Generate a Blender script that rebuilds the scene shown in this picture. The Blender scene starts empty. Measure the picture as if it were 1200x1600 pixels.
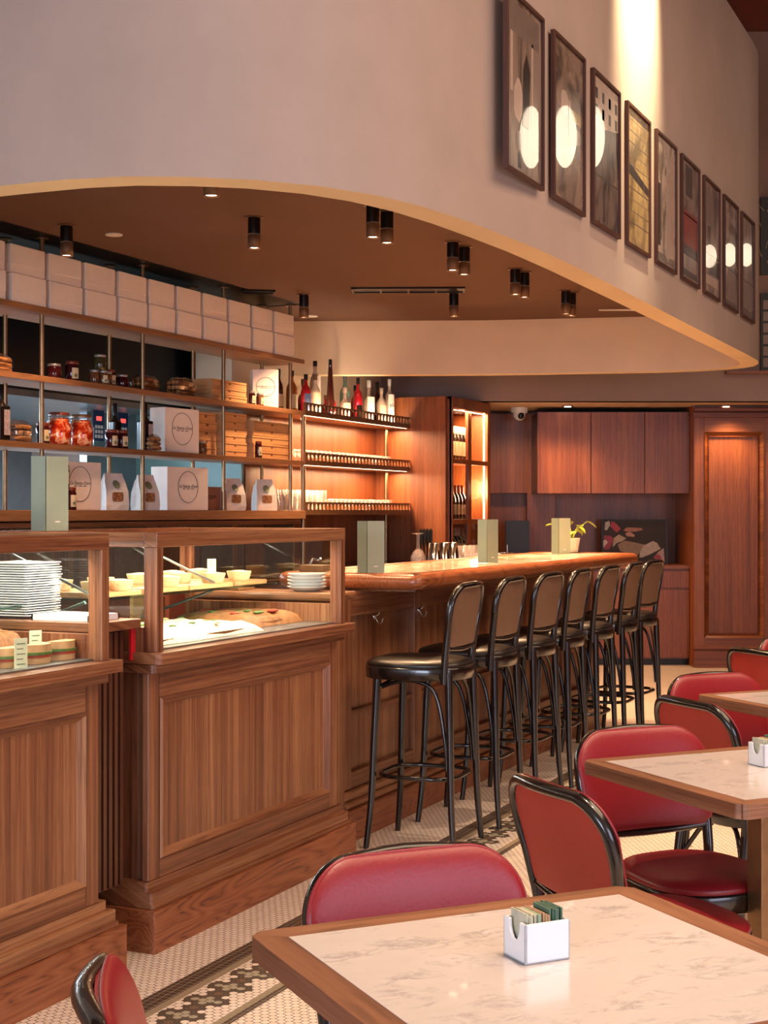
import bpy, bmesh, math, random
from mathutils import Vector, Matrix
random.seed(7)
PI = math.pi
C = bpy.context.scene.collection
# ------------------------------------------------------------------ camera, world, lights
# world axes: +x points from the bar out into the room, +y runs along the bar, z up (metres)
TH = math.radians(24.455)                       # the camera looks 24.5 degrees off the bar's line
sc = bpy.context.scene
cam = bpy.data.cameras.new('camera'); camo = bpy.data.objects.new('camera', cam); C.objects.link(camo)
cam.sensor_fit = 'HORIZONTAL'; cam.sensor_width = 36; cam.lens = 36*2300/1200; cam.clip_start = .05
camo.location = (0, 0, 1.4); camo.rotation_euler = (PI/2, 0, TH)
sc.camera = camo
sc.view_settings.view_transform = 'Standard'; sc.view_settings.look = 'None'
sc.view_settings.gamma = 1; sc.view_settings.use_curve_mapping = False
sc.view_settings.exposure = 0.55
CT, ST = math.cos(TH), math.sin(TH)
def c2w(X, Y): return (CT*X-ST*Y, ST*X+CT*Y)
w = bpy.data.worlds.new('world'); sc.world = w; w.use_nodes = True
bg = w.node_tree.nodes['Background']; bg.inputs[0].default_value = (1.0, .74, .62, 1); bg.inputs[1].default_value = .30

def light(kind, name, loc, power, color, rot=None, target=None, **kw):
    l = bpy.data.lights.new(name, kind); l.energy = power; l.color = color
    for k, v in kw.items(): setattr(l, k, v)
    o = bpy.data.objects.new(name, l); C.objects.link(o); o.location = loc
    if target is not None:
        o.rotation_euler = (Vector(target)-Vector(loc)).to_track_quat('-Z', 'Y').to_euler()
    elif rot: o.rotation_euler = rot
    return o
WARM = (1, .60, .32); WARM2 = (1, .72, .46); COOL = (.62, .80, 1.0)
# daylight through the shop windows behind and to the right of the camera
light('AREA', 'window_daylight', (4.0, .9, 1.8), 80, (.70, .74, 1.0), target=(-.8, 3.0, .9), shape='RECTANGLE', size=3.0, size_y=2.2)
light('AREA', 'window_daylight_front', (-1.3, -5.0, 1.7), 270, (.66, .79, 1.0), target=(-1.9, 4.5, 1.1), shape='RECTANGLE', size=3.2, size_y=2.6)
# warm ceiling lights of the dining room
light('AREA', 'dining_ceiling_light', (1.6, 4.5, 5.0), 230, (1, .70, .47), rot=(0, 0, 0), shape='RECTANGLE', size=3, size_y=7)
for x_, y_ in ((-.9, 3.2), (-.5, 5.2), (-1.0, 6.6), (-.8, 8.4), (.2, 2.2)):
    light('SPOT', 'dining_spotlight', (x_, y_, 5.3), 300, (1, .74, .52), rot=(0, 0, 0), spot_size=math.radians(48), spot_blend=.8, shadow_soft_size=.04)
light('SPOT', 'wall_washer_light', (-1.28, 7.12, 5.3), 1900, (1, .80, .48), target=(-1.86, 7.12, 4.15), spot_size=math.radians(37), spot_blend=1.0, shadow_soft_size=.05)

# ------------------------------------------------------------------ node helpers
class NT:
    def __init__(s, name):
        m = bpy.data.materials.new(name); m.use_nodes = True; s.m = m; s.t = m.node_tree
        s.b = s.t.nodes['Principled BSDF']; s.out = s.t.nodes['Material Output']
    def n(s, typ, **kw):
        x = s.t.nodes.new(typ)
        for k, v in kw.items(): setattr(x, k, v)
        return x
    def l(s, a, b): s.t.links.new(a, b)
    def m_(s, op, a, b=None, c=None):
        x = s.n('ShaderNodeMath', operation=op)
        for i, v in enumerate((a, b, c)):
            if v is None: continue
            if isinstance(v, (int, float)): x.inputs[i].default_value = v
            else: s.l(v, x.inputs[i])
        return x.outputs[0]
    def obj(s, scale=(1, 1, 1), rnd=0):
        tc = s.n('ShaderNodeTexCoord'); mp = s.n('ShaderNodeMapping'); s.l(tc.outputs['Object'], mp.inputs[0])
        mp.inputs['Scale'].default_value = scale
        if rnd:
            oi = s.n('ShaderNodeObjectInfo'); s.l(s.m_('MULTIPLY', oi.outputs['Random'], rnd), mp.inputs['Location'])
        return mp.outputs[0]
    def noise(s, vec, scale=1, detail=3, rough=.5, dist=0):
        x = s.n('ShaderNodeTexNoise'); s.l(vec, x.inputs['Vector']); x.inputs['Scale'].default_value = scale
        x.inputs['Detail'].default_value = detail; x.inputs['Roughness'].default_value = rough; x.inputs['Distortion'].default_value = dist
        return x.outputs[0]
    def ramp(s, fac, stops, interp='LINEAR'):
        x = s.n('ShaderNodeValToRGB'); s.l(fac, x.inputs[0]); cr = x.color_ramp; cr.interpolation = interp
        while len(cr.elements) < len(stops): cr.elements.new(.5)
        for e, (p, c) in zip(cr.elements, stops): e.position = p; e.color = (*c, 1) if len(c) == 3 else c
        return x.outputs[0]
    def mix(s, fac, a, b, blend='MIX'):
        x = s.n('ShaderNodeMix', data_type='RGBA', blend_type=blend)
        for sock, v in ((x.inputs[0], fac), (x.inputs[6], a), (x.inputs[7], b)):
            if isinstance(v, (int, float)): sock.default_value = v
            elif isinstance(v, tuple): sock.default_value = (*v, 1)
            else: s.l(v, sock)
        return x.outputs[2]
    def bump(s, h, strength=.2, dist=.01):
        x = s.n('ShaderNodeBump'); x.inputs['Strength'].default_value = strength; x.inputs['Distance'].default_value = dist
        s.l(h, x.inputs['Height']); s.l(x.outputs[0], s.b.inputs['Normal'])
    def setp(s, **kw):
        for k, v in kw.items():
            i = s.b.inputs[k.replace('_', ' ')]
            if isinstance(v, tuple): i.default_value = (*v, 1) if len(v) == 3 else v
            elif isinstance(v, (int, float)): i.default_value = v
            else: s.l(v, i)
        return s.m

def hexc(h):
    h = h.lstrip('#'); r = [int(h[i:i+2], 16)/255 for i in (0, 2, 4)]
    return tuple(x/12.92 if x <= .04045 else ((x+.055)/1.055)**2.4 for x in r)

def plain(name, col, rough=.5, metal=0, var=.12, vs=18, bump=0, coat=0, spec=.5):
    s = NT(name); nz = s.noise(s.obj(), vs, 4)
    dark = tuple(c*(1-var) for c in col); lite = tuple(min(1, c*(1+var)) for c in col)
    s.setp(Base_Color=s.ramp(nz, [(.3, dark), (.7, lite)]), Roughness=rough, Metallic=metal, Coat_Weight=coat, Specular_IOR_Level=spec)
    if bump: s.bump(nz, bump, .004)
    return s.m

def wood(name, axis, dark, mid, lite, rough=.38, strips=1.0, coat=.15):
    """straight-grained veneer; axis is the grain direction"""
    s = NT(name)
    tc = s.n('ShaderNodeTexCoord'); sp = s.n('ShaderNodeSeparateXYZ'); s.l(tc.outputs['Object'], sp.inputs[0]); X, Y, Z = sp.outputs
    oi = s.n('ShaderNodeObjectInfo').outputs['Random']
    al = (X, Y, Z)[axis]; ac = s.m_('ADD', Z, s.m_('MULTIPLY', X if axis == 1 else Y, .33)) if axis != 2 else s.m_('ADD', Y, s.m_('MULTIPLY', X, .8))
    if axis == 1: ac = s.m_('ADD', Z, s.m_('MULTIPLY', X, .45))
    def sc_(a, b): return a, b
    def vec(ab, r):
        cb = s.n('ShaderNodeCombineXYZ'); s.l(s.m_('MULTIPLY', ac, ab[0]), cb.inputs[0]); s.l(s.m_('MULTIPLY', al, ab[1]), cb.inputs[1]); s.l(s.m_('MULTIPLY', oi, r*10), cb.inputs[2]); return cb.outputs[0]
    v1 = vec(sc_(9*strips, .12), 7); v2 = vec(sc_(85, 1.1), 3); v3 = vec(sc_(260, 7), 1)
    broad = s.noise(v1, 1, 2, .6); fine = s.noise(v2, 1, 4, .62); pore = s.noise(v3, 1, 2, .5)
    f = s.m_('ADD', s.m_('MULTIPLY', broad, .52), s.m_('MULTIPLY', fine, .48))
    col = s.ramp(f, [(.33, dark), (.46, mid), (.64, lite)])
    col = s.mix(s.m_('MULTIPLY', s.ramp(pore, [(.52, (0, 0, 0)), (.66, (1, 1, 1))]), .38), col, tuple(c*.45 for c in dark))
    s.setp(Base_Color=col, Roughness=s.m_('ADD', s.m_('MULTIPLY', fine, .22), rough-.1), Coat_Weight=coat, Coat_Roughness=.25)
    s.bump(pore, .12, .001)
    return s.m

def wood_cath(name, axis, dark, mid, lite, rough=.4):
    """flat-sawn board with cathedral figure"""
    s = NT(name)
    v = s.obj(tuple(1.0 if i == axis else 7.5 for i in range(3)), 5)
    n = s.noise(v, 1.1, 2, .45, .4)
    rings = s.m_('PINGPONG', s.m_('MULTIPLY', n, 16), .5)
    fine = s.noise(s.obj(tuple(3 if i == axis else 150 for i in range(3)), 2), 1, 3)
    f = s.m_('ADD', s.m_('MULTIPLY', rings, .75), s.m_('MULTIPLY', fine, .55))
    s.setp(Base_Color=s.ramp(f, [(.18, dark), (.33, mid), (.72, lite)]), Roughness=rough, Coat_Weight=.12, Coat_Roughness=.3)
    s.bump(fine, .1, .001)
    return s.m

def glassy(name, tint=(1, 1, 1), trans=.93, rough=.0, facing=.12, haze=0):
    s = NT(name); s.t.nodes.remove(s.b)
    tr = s.n('ShaderNodeBsdfTransparent'); tr.inputs[0].default_value = (*[t*trans for t in tint], 1)
    gl = s.n('ShaderNodeBsdfGlossy'); gl.inputs['Roughness'].default_value = rough; gl.inputs[0].default_value = (1, 1, 1, 1)
    lw = s.n('ShaderNodeLayerWeight'); lw.inputs[0].default_value = .5
    mx = s.n('ShaderNodeMixShader'); s.l(s.m_('ADD', s.m_('MULTIPLY', s.m_('POWER', lw.outputs[1], 5.0), .9), max(.03, facing-.09)), mx.inputs[0]); s.l(tr.outputs[0], mx.inputs[1]); s.l(gl.outputs[0], mx.inputs[2])
    res = mx.outputs[0]
    if haze:
        df = s.n('ShaderNodeBsdfDiffuse'); df.inputs[0].default_value = (.9, .88, .86, 1); m2 = s.n('ShaderNodeMixShader'); m2.inputs[0].default_value = haze
        s.l(res, m2.inputs[1]); s.l(df.outputs[0], m2.inputs[2]); res = m2.outputs[0]
    s.l(res, s.out.inputs[0]); return s.m

def emit(name, col, strength):
    s = NT(name); s.setp(Base_Color=col, Emission_Color=col, Emission_Strength=strength); return s.m

WD, WM, WL = hexc('4c2819'), hexc('7d4a2f'), hexc('a87650')
RD, RM, RL = hexc('58260c'), hexc('7c3f1d'), hexc('97572c')
M = {}
M['wz'] = wood('walnut_veneer_upright', 2, WD, WM, WL)
M['wy'] = wood('walnut_lengthwise', 1, WD, WM, WL)
M['wx'] = wood('walnut_crosswise', 0, WD, WM, WL)
M['wcath'] = wood_cath('walnut_flat_sawn', 1, WD, hexc('85492b'), hexc('9c5e3b'))
M['bar_edge'] = wood_cath('bar_edge_walnut', 1, hexc('552814'), hexc('8f4d29'), hexc('a9623a'), .3)
M['rz'] = wood('red_walnut_upright', 2, RD, RM, RL, .4, .8)
M['rx'] = wood('red_walnut_crosswise', 0, RD, RM, RL, .4)
M['dz'] = wood('dark_walnut_upright', 2, hexc('2c160d'), hexc('482617'), hexc('5f3521'))
M['tab_edge'] = wood('table_edge_oak', 0, hexc('5e3a26'), hexc('82553a'), hexc('9c6c4a'), .42)
M['shelf'] = wood('shelf_oak', 1, hexc('60402a'), hexc('85593a'), hexc('9b6c48'), .45)
M['plaster'] = None
def plaster(name, col, bump=.25):
    s = NT(name); v = s.obj(); a = s.noise(v, 2.2, 5, .6); b = s.noise(v, 60, 4, .6)
    s.setp(Base_Color=s.ramp(a, [(.3, tuple(c*.93 for c in col)), (.7, tuple(c*1.05 for c in col))]), Roughness=.85); s.bump(s.m_('ADD', a, s.m_('MULTIPLY', b, .25)), bump, .01); return s.m
M['plaster'] = plaster('limewash_plaster', hexc('ab968a'))
M['plaster_in'] = plaster('cream_plaster', hexc('dcc3a6'), .12)
M['rim'] = plaster('soffit_rim_plaster', hexc('d6bb94'), .1)
M['ceil_brown'] = plaster('brown_ceiling_paint', hexc('5c3d2c'), .03)
M['ceil_cream'] = plaster('rear_ceiling_paint', hexc('b79a80'), .03)
M['taupe'] = plaster('taupe_paint', hexc('927a6e'), .05)
M['ceil_wood'] = wood('ceiling_planks', 1, hexc('401306'), hexc('5e200d'), hexc('752e16'))
M['black_gloss'] = plain('black_lacquered_bentwood', hexc('17100d'), .22, 0, .3, 8, 0, .5)
M['black_leather'] = plain('black_leather', hexc('1d1511'), .34, 0, .2, 60, .08)
M['brown_leather'] = plain('brown_back_upholstery', hexc('6b4f3c'), .5, 0, .1, 60, .06)
M['red_leather'] = plain('oxblood_leather', hexc('861a22'), .36, 0, .07, 140, .12)
M['red_back'] = plain('red_back_upholstery', hexc('a8352a'), .5, 0, .05, 140, .08)
M['black_metal'] = plain('black_metal', hexc('1c1512'), .3, .6, .1)
M['brass'] = plain('aged_brass', hexc('9c7d5c'), .35, .9, .12, 30)
M['brass_dark'] = plain('bronze_metal', hexc('6e4c33'), .45, .15, .12, 30)
M['chrome'] = plain('chrome', hexc('c8c6c4'), .12, 1, .04)
M['steel'] = plain('brushed_steel', hexc('8d9396'), .32, .85, .12, 6)
M['black'] = plain('black_plastic', hexc('0e0c0b'), .4, 0, .1)
M['white_card'] = plain('white_card', hexc('e6d7cc'), .6, 0, .03)
M['white_porc'] = plain('white_porcelain', hexc('dcdde0'), .15, 0, .02, 5, 0, .4)
M['white_plastic'] = plain('white_plastic', hexc('d0cbc4'), .4, 0, .02)
M['kraft'] = plain('kraft_cardboard', hexc('c48f5c'), .75, 0, .08, 40)
M['kraft_dark'] = plain('cardboard_flute_edge', hexc('7a4f2c'), .8, 0, .1, 90)
M['paper'] = plain('white_paper', hexc('d4c8bf'), .7, 0, .05, 30, .2)
M['sage'] = plain('sage_green_card', hexc('8f947b'), .5, 0, .03)
M['sage_d'] = plain('sage_green_fold', hexc('76826f'), .5, 0, .03)
M['seal'] = plain('olive_seal', hexc('6d7257'), .6)
M['ink'] = plain('black_ink', hexc('161210'), .6)
M['teal'] = plain('teal_panel', hexc('6f9594'), .35, 0, .08, 3)
M['glass'] = glassy('clear_pane_glass')
M['glass_case'] = glassy('display_glass', (.98, 1, .99), 1.0, 0, .10)
M['glass_edge'] = glassy('green_edged_shelf_glass', (.72, .93, .86), .85, .0, .2)
M['tumbler'] = glassy('tumbler_glass', (1, .98, .97), .97, .05, .12, .05)
M['cello'] = glassy('cellophane', (1, .97, .93), .82, .12, .3)
M['led'] = emit('warm_led_strip', (1, .66, .36), 7)
M['lamp'] = emit('spotlight_lens', (1, .72, .5), 14)
M['lantern'] = emit('pendant_opal_glass', (1, .84, .62), 2.7)
M['lantern_dim'] = emit('pendant_opal_glass_dim', (1, .84, .62), 1.5)
M['pastry'] = plain('baked_pastry', hexc('cca878'), .7, 0, .25, 60, .4)
M['cream'] = plain('vanilla_cream', hexc('dccdaa'), .5, 0, .05, 30, .2)
M['crust'] = plain('bread_crust', hexc('8c5a30'), .7, 0, .35, 25, .6)
M['leaf'] = plain('lime_green_leaf', hexc('8f9c2c'), .45, 0, .25, 20)
M['herb'] = plain('green_herbs', hexc('4d6a28'), .6, 0, .3, 40)
M['tomato'] = plain('tomato_red', hexc('a0341d'), .5, 0, .3, 30)
M['board'] = wood('serving_board', 1, hexc('8a5c34'), hexc('b98450'), hexc('cf9d68'))
M['pot'] = plain('pale_ceramic_pot', hexc('cfc0b4'), .45, 0, .03)
M['soil'] = plain('potting_soil', hexc('20150e'), .9, 0, .3, 60, .5)
M['jam'] = plain('dark_jam', hexc('3a0c10'), .12, 0, .3, 12)
M['jar_label'] = plain('cream_label', hexc('cdb994'), .6)
M['lid'] = plain('grey_lid', hexc('a39a92'), .35, .5)
M['lid_red'] = plain('copper_red_lid', hexc('7d3a28'), .35, .4)
def jarred():
    s = NT('pickled_peppers'); s.setp(Base_Color=s.ramp(s.noise(s.obj(), 26, 3, .5, 1.2), [(.35, hexc('8a140e')), (.5, hexc('d0481c')), (.62, hexc('e8b48c'))]), Roughness=.12); return s.m
M['peppers'] = jarred()
def grissini(name, c0, c1):
    s = NT(name); s.setp(Base_Color=s.ramp(s.noise(s.obj((8, 8, 120)), 1, 3), [(.4, c0), (.62, c1)]), Roughness=.6); return s.m
M['sticks'] = grissini('breadsticks', hexc('6e3d1d'), hexc('c58a50'))
def marble(name, base, vein, scale=3, amount=.6, rough=.12):
    s = NT(name); v = s.obj((1, 1.8, 1)); d = s.noise(v, scale, 6, .6)
    a = s.noise(v, scale*1.1, 8, .7, .7); band = s.m_('SUBTRACT', 1.0, s.m_('MULTIPLY', s.m_('ABSOLUTE', s.m_('SUBTRACT', a, .5)), 14))
    band = s.m_('MULTIPLY', s.m_('MAXIMUM', band, 0), s.m_('MULTIPLY', s.ramp(d, [(.50, (0, 0, 0)), (.66, (1, 1, 1))]), amount))
    cloud = s.ramp(d, [(.3, tuple(c*.92 for c in base)), (.7, base)])
    s.setp(Base_Color=s.mix(band, cloud, vein), Roughness=rough, Coat_Weight=.2); return s.m
M['marble'] = marble('white_veined_marble', hexc('d2c8c2'), hexc('858282'), 11, .6, .2)
def barstone():
    s = NT('bar_inlay_stone'); v = s.obj()
    a = s.noise(v, 7, 6, .65, .8)
    s.setp(Base_Color=s.ramp(a, [(.38, hexc('8e6f48')), (.46, hexc('d6bf98')), (.56, hexc('f2e6cc'))]), Roughness=.15, Coat_Weight=.3); return s.m
M['bar_stone'] = barstone()

def tiles():
    s = NT('hexagon_mosaic'); tc = s.n('ShaderNodeTexCoord'); sp = s.n('ShaderNodeSeparateXYZ'); s.l(tc.outputs['Object'], sp.inputs[0])
    x, y = sp.outputs[0], sp.outputs[1]; S = .0254; Hh = S*.8660254; m = s.m_
    def cell(ox, oy):
        cx = m('ADD', m('MULTIPLY', m('ROUND', m('DIVIDE', m('SUBTRACT', x, ox), S)), S), ox)
        cy = m('ADD', m('MULTIPLY', m('ROUND', m('DIVIDE', m('SUBTRACT', y, oy), 2*Hh)), 2*Hh), oy)
        lx = m('SUBTRACT', x, cx); ly = m('SUBTRACT', y, cy)
        return cx, cy, lx, ly, m('ADD', m('MULTIPLY', lx, lx), m('MULTIPLY', ly, ly))
    A = cell(0, 0); B = cell(S/2, Hh); sel = m('LESS_THAN', B[4], A[4])
    pick = lambda i: m('ADD', A[i], m('MULTIPLY', sel, m('SUBTRACT', B[i], A[i])))
    cx, cy, lx, ly = [pick(i) for i in range(4)]
    ax = m('ABSOLUTE', lx); ay = m('ABSOLUTE', ly)
    d = m('MAXIMUM', ax, m('ADD', m('MULTIPLY', ax, .5), m('MULTIPLY', ay, .8660254)))
    r = m('SQRT', m('ADD', m('MULTIPLY', lx, lx), m('MULTIPLY', ly, ly)))
    grout = m('GREATER_THAN', d, S/2-.0009); dot = m('GREATER_THAN', r, S*.577-.0023)
    XB = -2.2098                                # 87 columns: centre of the ornament band
    k = m('DIVIDE', m('ABSOLUTE', m('SUBTRACT', cx, XB)), S)
    row = m('MODULO', m('ADD', m('ROUND', m('DIVIDE', cy, Hh)), 600), 6)
    mm = m('MINIMUM', row, m('SUBTRACT', 6, row)); mm = m('ROUND', mm)
    def eq(a, v): return m('LESS_THAN', m('ABSOLUTE', m('SUBTRACT', a, v)), .25)
    r0, r1, r2, r3 = [eq(mm, i) for i in range(4)]
    AND = lambda a, b: m('MULTIPLY', a, b)
    OR = lambda *a: a[0] if len(a) == 1 else m('MAXIMUM', a[0], OR(*a[1:]))
    dark = OR(AND(r0, eq(k, 1)), AND(r1, eq(k, .5)), AND(r2, eq(k, 1)), AND(r2, eq(k, 2)), AND(r3, eq(k, 2.5)))
    beige = OR(AND(r2, eq(k, 0)), AND(r3, eq(k, .5)), AND(r3, eq(k, 1.5))); brown = AND(r0, eq(k, 0))
    inband = m('LESS_THAN', m('ABSOLUTE', m('SUBTRACT', x, -2.186)), .094)
    # little flower dots in the field on the room side, and per-tile tone
    vn = s.n('ShaderNodeCombineXYZ'); s.l(cx, vn.inputs[0]); s.l(cy, vn.inputs[1])
    wn = s.n('ShaderNodeTexWhiteNoise'); s.l(vn.outputs[0], wn.inputs[0])
    base = s.mix(wn.outputs[0], hexc('dfcbb8'), hexc('e9d8c7'))
    fx = m('SUBTRACT', m('MODULO', m('ADD', cx, 40*S*20+.0001+1.96+.18), .36), .18)
    fy = m('SUBTRACT', m('MODULO', m('ADD', cy, 50), Hh*16), Hh*8)
    fr = m('SQRT', m('ADD', m('MULTIPLY', fx, fx), m('MULTIPLY', fy, fy)))
    room = m('GREATER_THAN', x, -2.0)
    base = s.mix(AND(room, m('LESS_THAN', fr, S*1.25)), base, hexc('9a8a72'))
    base = s.mix(AND(room, m('LESS_THAN', fr, S*.5)), base, hexc('7b4a2c'))
    base = s.mix(AND(inband, beige), base, hexc('a09882')); base = s.mix(AND(inband, dark), base, hexc('50483e')); base = s.mix(AND(inband, brown), base, hexc('6c5444'))
    gcol = s.mix(dot, hexc('a98a74'), hexc('4a3226'))
    col = s.mix(OR(grout, dot), base, gcol)
    # straight courses of square tile beside the ornament
    sx = m('MODULO', m('ADD', x, 50.0), .0235); sy = m('MODULO', m('ADD', y, 50.0), .0235)
    sq = OR(m('LESS_THAN', sx, .0016), m('LESS_THAN', sy, .0016))
    def band(a, b): return AND(m('GREATER_THAN', x, a), m('LESS_THAN', x, b))
    sqc = s.mix(sq, hexc('45382e'), hexc('a9947e'))
    col = s.mix(OR(band(-2.382, -2.312), band(-2.072, -2.049)), col, sqc)
    col = s.mix(OR(band(-2.312, -2.284), band(-2.096, -2.072)), col, hexc('94836b'))
    s.setp(Base_Color=col, Roughness=m('ADD', m('MULTIPLY', OR(grout, dot), .4), .32))
    s.bump(m('SUBTRACT', 1, grout), .25, .001); return s.m
M['tiles'] = tiles()

# ------------------------------------------------------------------ mesh helpers
class MB:
    def __init__(s): s.v = []; s.f = []; s.sm = []; s.mi = []; s.T = None; s.k = 0
    def add(s, vs, fs, smooth=False):
        o = len(s.v)
        s.v += [tuple(s.T @ Vector(p)) if s.T is not None else tuple(p) for p in vs]
        s.f += [tuple(i+o for i in f) for f in fs]; s.sm += [smooth]*len(fs); s.mi += [s.k]*len(fs); return s
    def box(s, x0, x1, y0, y1, z0, z1):
        return s.add([(x, y, z) for z in (z0, z1) for y in (y0, y1) for x in (x0, x1)],
                     [(0, 2, 3, 1), (4, 5, 7, 6), (0, 1, 5, 4), (2, 6, 7, 3), (0, 4, 6, 2), (1, 3, 7, 5)])
    def prism(s, poly, z0, z1, smooth=False):
        n = len(poly); vs = [(x, y, z0) for x, y in poly]+[(x, y, z1) for x, y in poly]
        s.add(vs, [(i, (i+1) % n, n+(i+1) % n, n+i) for i in range(n)], smooth)
        return s.add(vs, [tuple(range(n-1, -1, -1)), tuple(range(n, 2*n))])
    def lathe(s, prof, c=(0, 0, 0), seg=24, smooth=True, cap=True):
        vs = []; n = len(prof)
        for r, z in prof:
            for k in range(seg):
                a = 2*PI*k/seg; vs.append((c[0]+r*math.cos(a), c[1]+r*math.sin(a), c[2]+z))
        fs = [(i*seg+k, i*seg+(k+1) % seg, (i+1)*seg+(k+1) % seg, (i+1)*seg+k) for i in range(n-1) for k in range(seg)]
        s.add(vs, fs, smooth)
        if cap: s.add(vs, [tuple(range(seg-1, -1, -1)), tuple(range((n-1)*seg, n*seg))])
        return s
    def cyl(s, c, r, z0, z1, seg=16): return s.lathe([(r, z0), (r, z1)], (c[0], c[1], 0), seg)
    def tube(s, path, r, seg=10, closed=False, flat=1.0, cap=True):
        P = [Vector(p) for p in path]; n = len(P); R = r if isinstance(r, (list, tuple)) else [r]*n
        vs = []; up = None
        for i in range(n):
            a = P[(i-1) % n] if (closed or i > 0) else P[i]; b = P[(i+1) % n] if (closed or i < n-1) else P[i]
            t = (b-a).normalized()
            if up is None: up = Vector((0, 0, 1)) if abs(t.z) < .9 else Vector((0, 1, 0))
            x = t.cross(up).normalized() if t.cross(up).length > 1e-5 else Vector((1, 0, 0)); y = x.cross(t).normalized(); up = y
            for k in range(seg):
                an = 2*PI*k/seg; vs.append(P[i]+x*(R[i]*math.cos(an))+y*(R[i]*flat*math.sin(an)))
        m = n if closed else n-1
        fs = [(i*seg+k, ((i+1) % n)*seg+k, ((i+1) % n)*seg+(k+1) % seg, i*seg+(k+1) % seg) for i in range(m) for k in range(seg)]
        s.add(vs, fs, True)
        if not closed and cap: s.add(vs, [tuple(range(seg)), tuple(range(n*seg-1, (n-1)*seg-1, -1))])
        return s
    def sphere(s, c, r, seg=16, rings=10, sx=1, sy=1, sz=1):
        prof = [(max(1e-4, math.sin(PI*i/rings)), -math.cos(PI*i/rings)) for i in range(rings+1)]
        T0 = s.T; L = Matrix.Translation(c) @ Matrix.Diagonal((r*sx, r*sy, r*sz, 1)); s.T = (T0 @ L) if T0 is not None else L
        s.lathe(prof, (0, 0, 0), seg); s.T = T0; return s
    def build(s, name, mat, parent=None, bev=0, loc=None, rot=None, seg=2):
        me = bpy.data.meshes.new(name); me.from_pydata(s.v, [], s.f); me.update()
        for p, k, q in zip(me.polygons, s.sm, s.mi): p.use_smooth = k; p.material_index = q
        for mt in (mat if isinstance(mat, (list, tuple)) else [mat]): me.materials.append(mt)
        bm = bmesh.new(); bm.from_mesh(me); bmesh.ops.recalc_face_normals(bm, faces=bm.faces); bm.to_mesh(me); bm.free()
        o = bpy.data.objects.new(name, me); C.objects.link(o)
        if parent: o.parent = parent
        if loc: o.location = loc
        if rot is not None: o.rotation_euler = (0, 0, rot)
        if bev:
            b = o.modifiers.new('bevel', 'BEVEL'); b.width = bev; b.segments = seg; b.limit_method = 'ANGLE'; b.angle_limit = math.radians(40)
        return o
def tag(o, label=None, cat=None, group=None, kind=None):
    if label: o['label'] = label
    if cat: o['category'] = cat
    if group: o['group'] = group
    if kind: o['kind'] = kind
    return o
def root(name, loc, rz=0, label=None, cat=None, group=None):
    o = bpy.data.objects.new(name, None); C.objects.link(o); o.location = loc; o.rotation_euler = (0, 0, rz); o.empty_display_size = .05
    return tag(o, label, cat, group)
def struct(o): o['kind'] = 'structure'; return o
def dup(o, loc=None, rz=None, label=None, group=None, parent=None):
    c = o.copy(); C.objects.link(c); c.parent = parent
    if loc is not None: c.location = loc
    if rz is not None: c.rotation_euler = (0, 0, rz)
    if label: c['label'] = label
    if group: c['group'] = group
    for ch in list(KIDS.get(o.name, [])) or [x for x in bpy.data.objects if x.parent == o]: dup(ch, parent=c)
    return c
KIDS = {}
def smoothpath(pts, n=6):
    P = [Vector(p) for p in pts]; out = []
    for i in range(len(P)-1):
        p0 = P[max(0, i-1)]; p1 = P[i]; p2 = P[i+1]; p3 = P[min(len(P)-1, i+2)]
        for k in range(n):
            t = k/n; out.append(.5*((2*p1)+(p2-p0)*t+(2*p0-5*p1+4*p2-p3)*t*t+(3*p1-p0-3*p2+p3)*t**3))
    out.append(P[-1]); return out
def text(body, size, mat, parent, M4, name='lettering', shear=0, space=1.0, width=None):
    cu = bpy.data.curves.new('t', 'FONT'); cu.body = body; cu.size = size; cu.align_x = 'CENTER'; cu.align_y = 'CENTER'; cu.shear = shear; cu.space_character = space; cu.extrude = .0004; cu.resolution_u = 3
    t = bpy.data.objects.new('t', cu); C.objects.link(t); dg = bpy.context.evaluated_depsgraph_get()
    me = bpy.data.meshes.new_from_object(t.evaluated_get(dg)); bpy.data.objects.remove(t); bpy.data.curves.remove(cu)
    me.materials.clear(); me.materials.append(mat); me.name = name
    o = bpy.data.objects.new(name, me); C.objects.link(o); o.parent = parent; o.matrix_local = M4; return o
# a sheet whose text reads left-to-right seen from +x: local X->+y, local Y->+z, normal -> +x
FACE_X = Matrix(((0, 0, 1, 0), (1, 0, 0, 0), (0, 1, 0, 0), (0, 0, 0, 1)))
# seen from -y (front): local X->+x, local Y->+z
FACE_Y = Matrix(((1, 0, 0, 0), (0, 0, -1, 0), (0, 1, 0, 0), (0, 0, 0, 1)))

# ------------------------------------------------------------------ the setting
struct(MB().box(-8.2, 4.5, -.5, 20, -.05, 0).build('floor', M['tiles']))
# plaster bulkhead that hangs over the bar: plan of its outer face
outer = [(-8.0, 3.80), (-3.5, 3.80), (-3.09, 3.802), (-2.84, 3.815), (-2.64, 3.86), (-2.46, 3.95), (-2.295, 4.07), (-2.15, 4.235), (-2.045, 4.43), (-1.975, 4.66), (-1.93, 4.93), (-1.90, 5.25), (-1.875, 5.6), (-1.862, 6.1), (-1.86, 7), (-1.86, 8.5), (-1.86, 9.6), (-1.86, 10.1), (-1.868, 10.38), (-1.90, 10.58), (-1.96, 10.75), (-2.06, 10.87), (-2.2, 10.95), (-2.4, 10.985), (-2.7, 10.98), (-3.98, 10.65), (-5.45, 10.05)]
def offset(poly, d):
    out = []
    for i, p in enumerate(poly):
        a = Vector(poly[max(0, i-1)]); b = Vector(poly[min(len(poly)-1, i+1)]); t = (b-a).normalized(); out.append((p[0]-t.y*d, p[1]+t.x*d))
    return out
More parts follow.
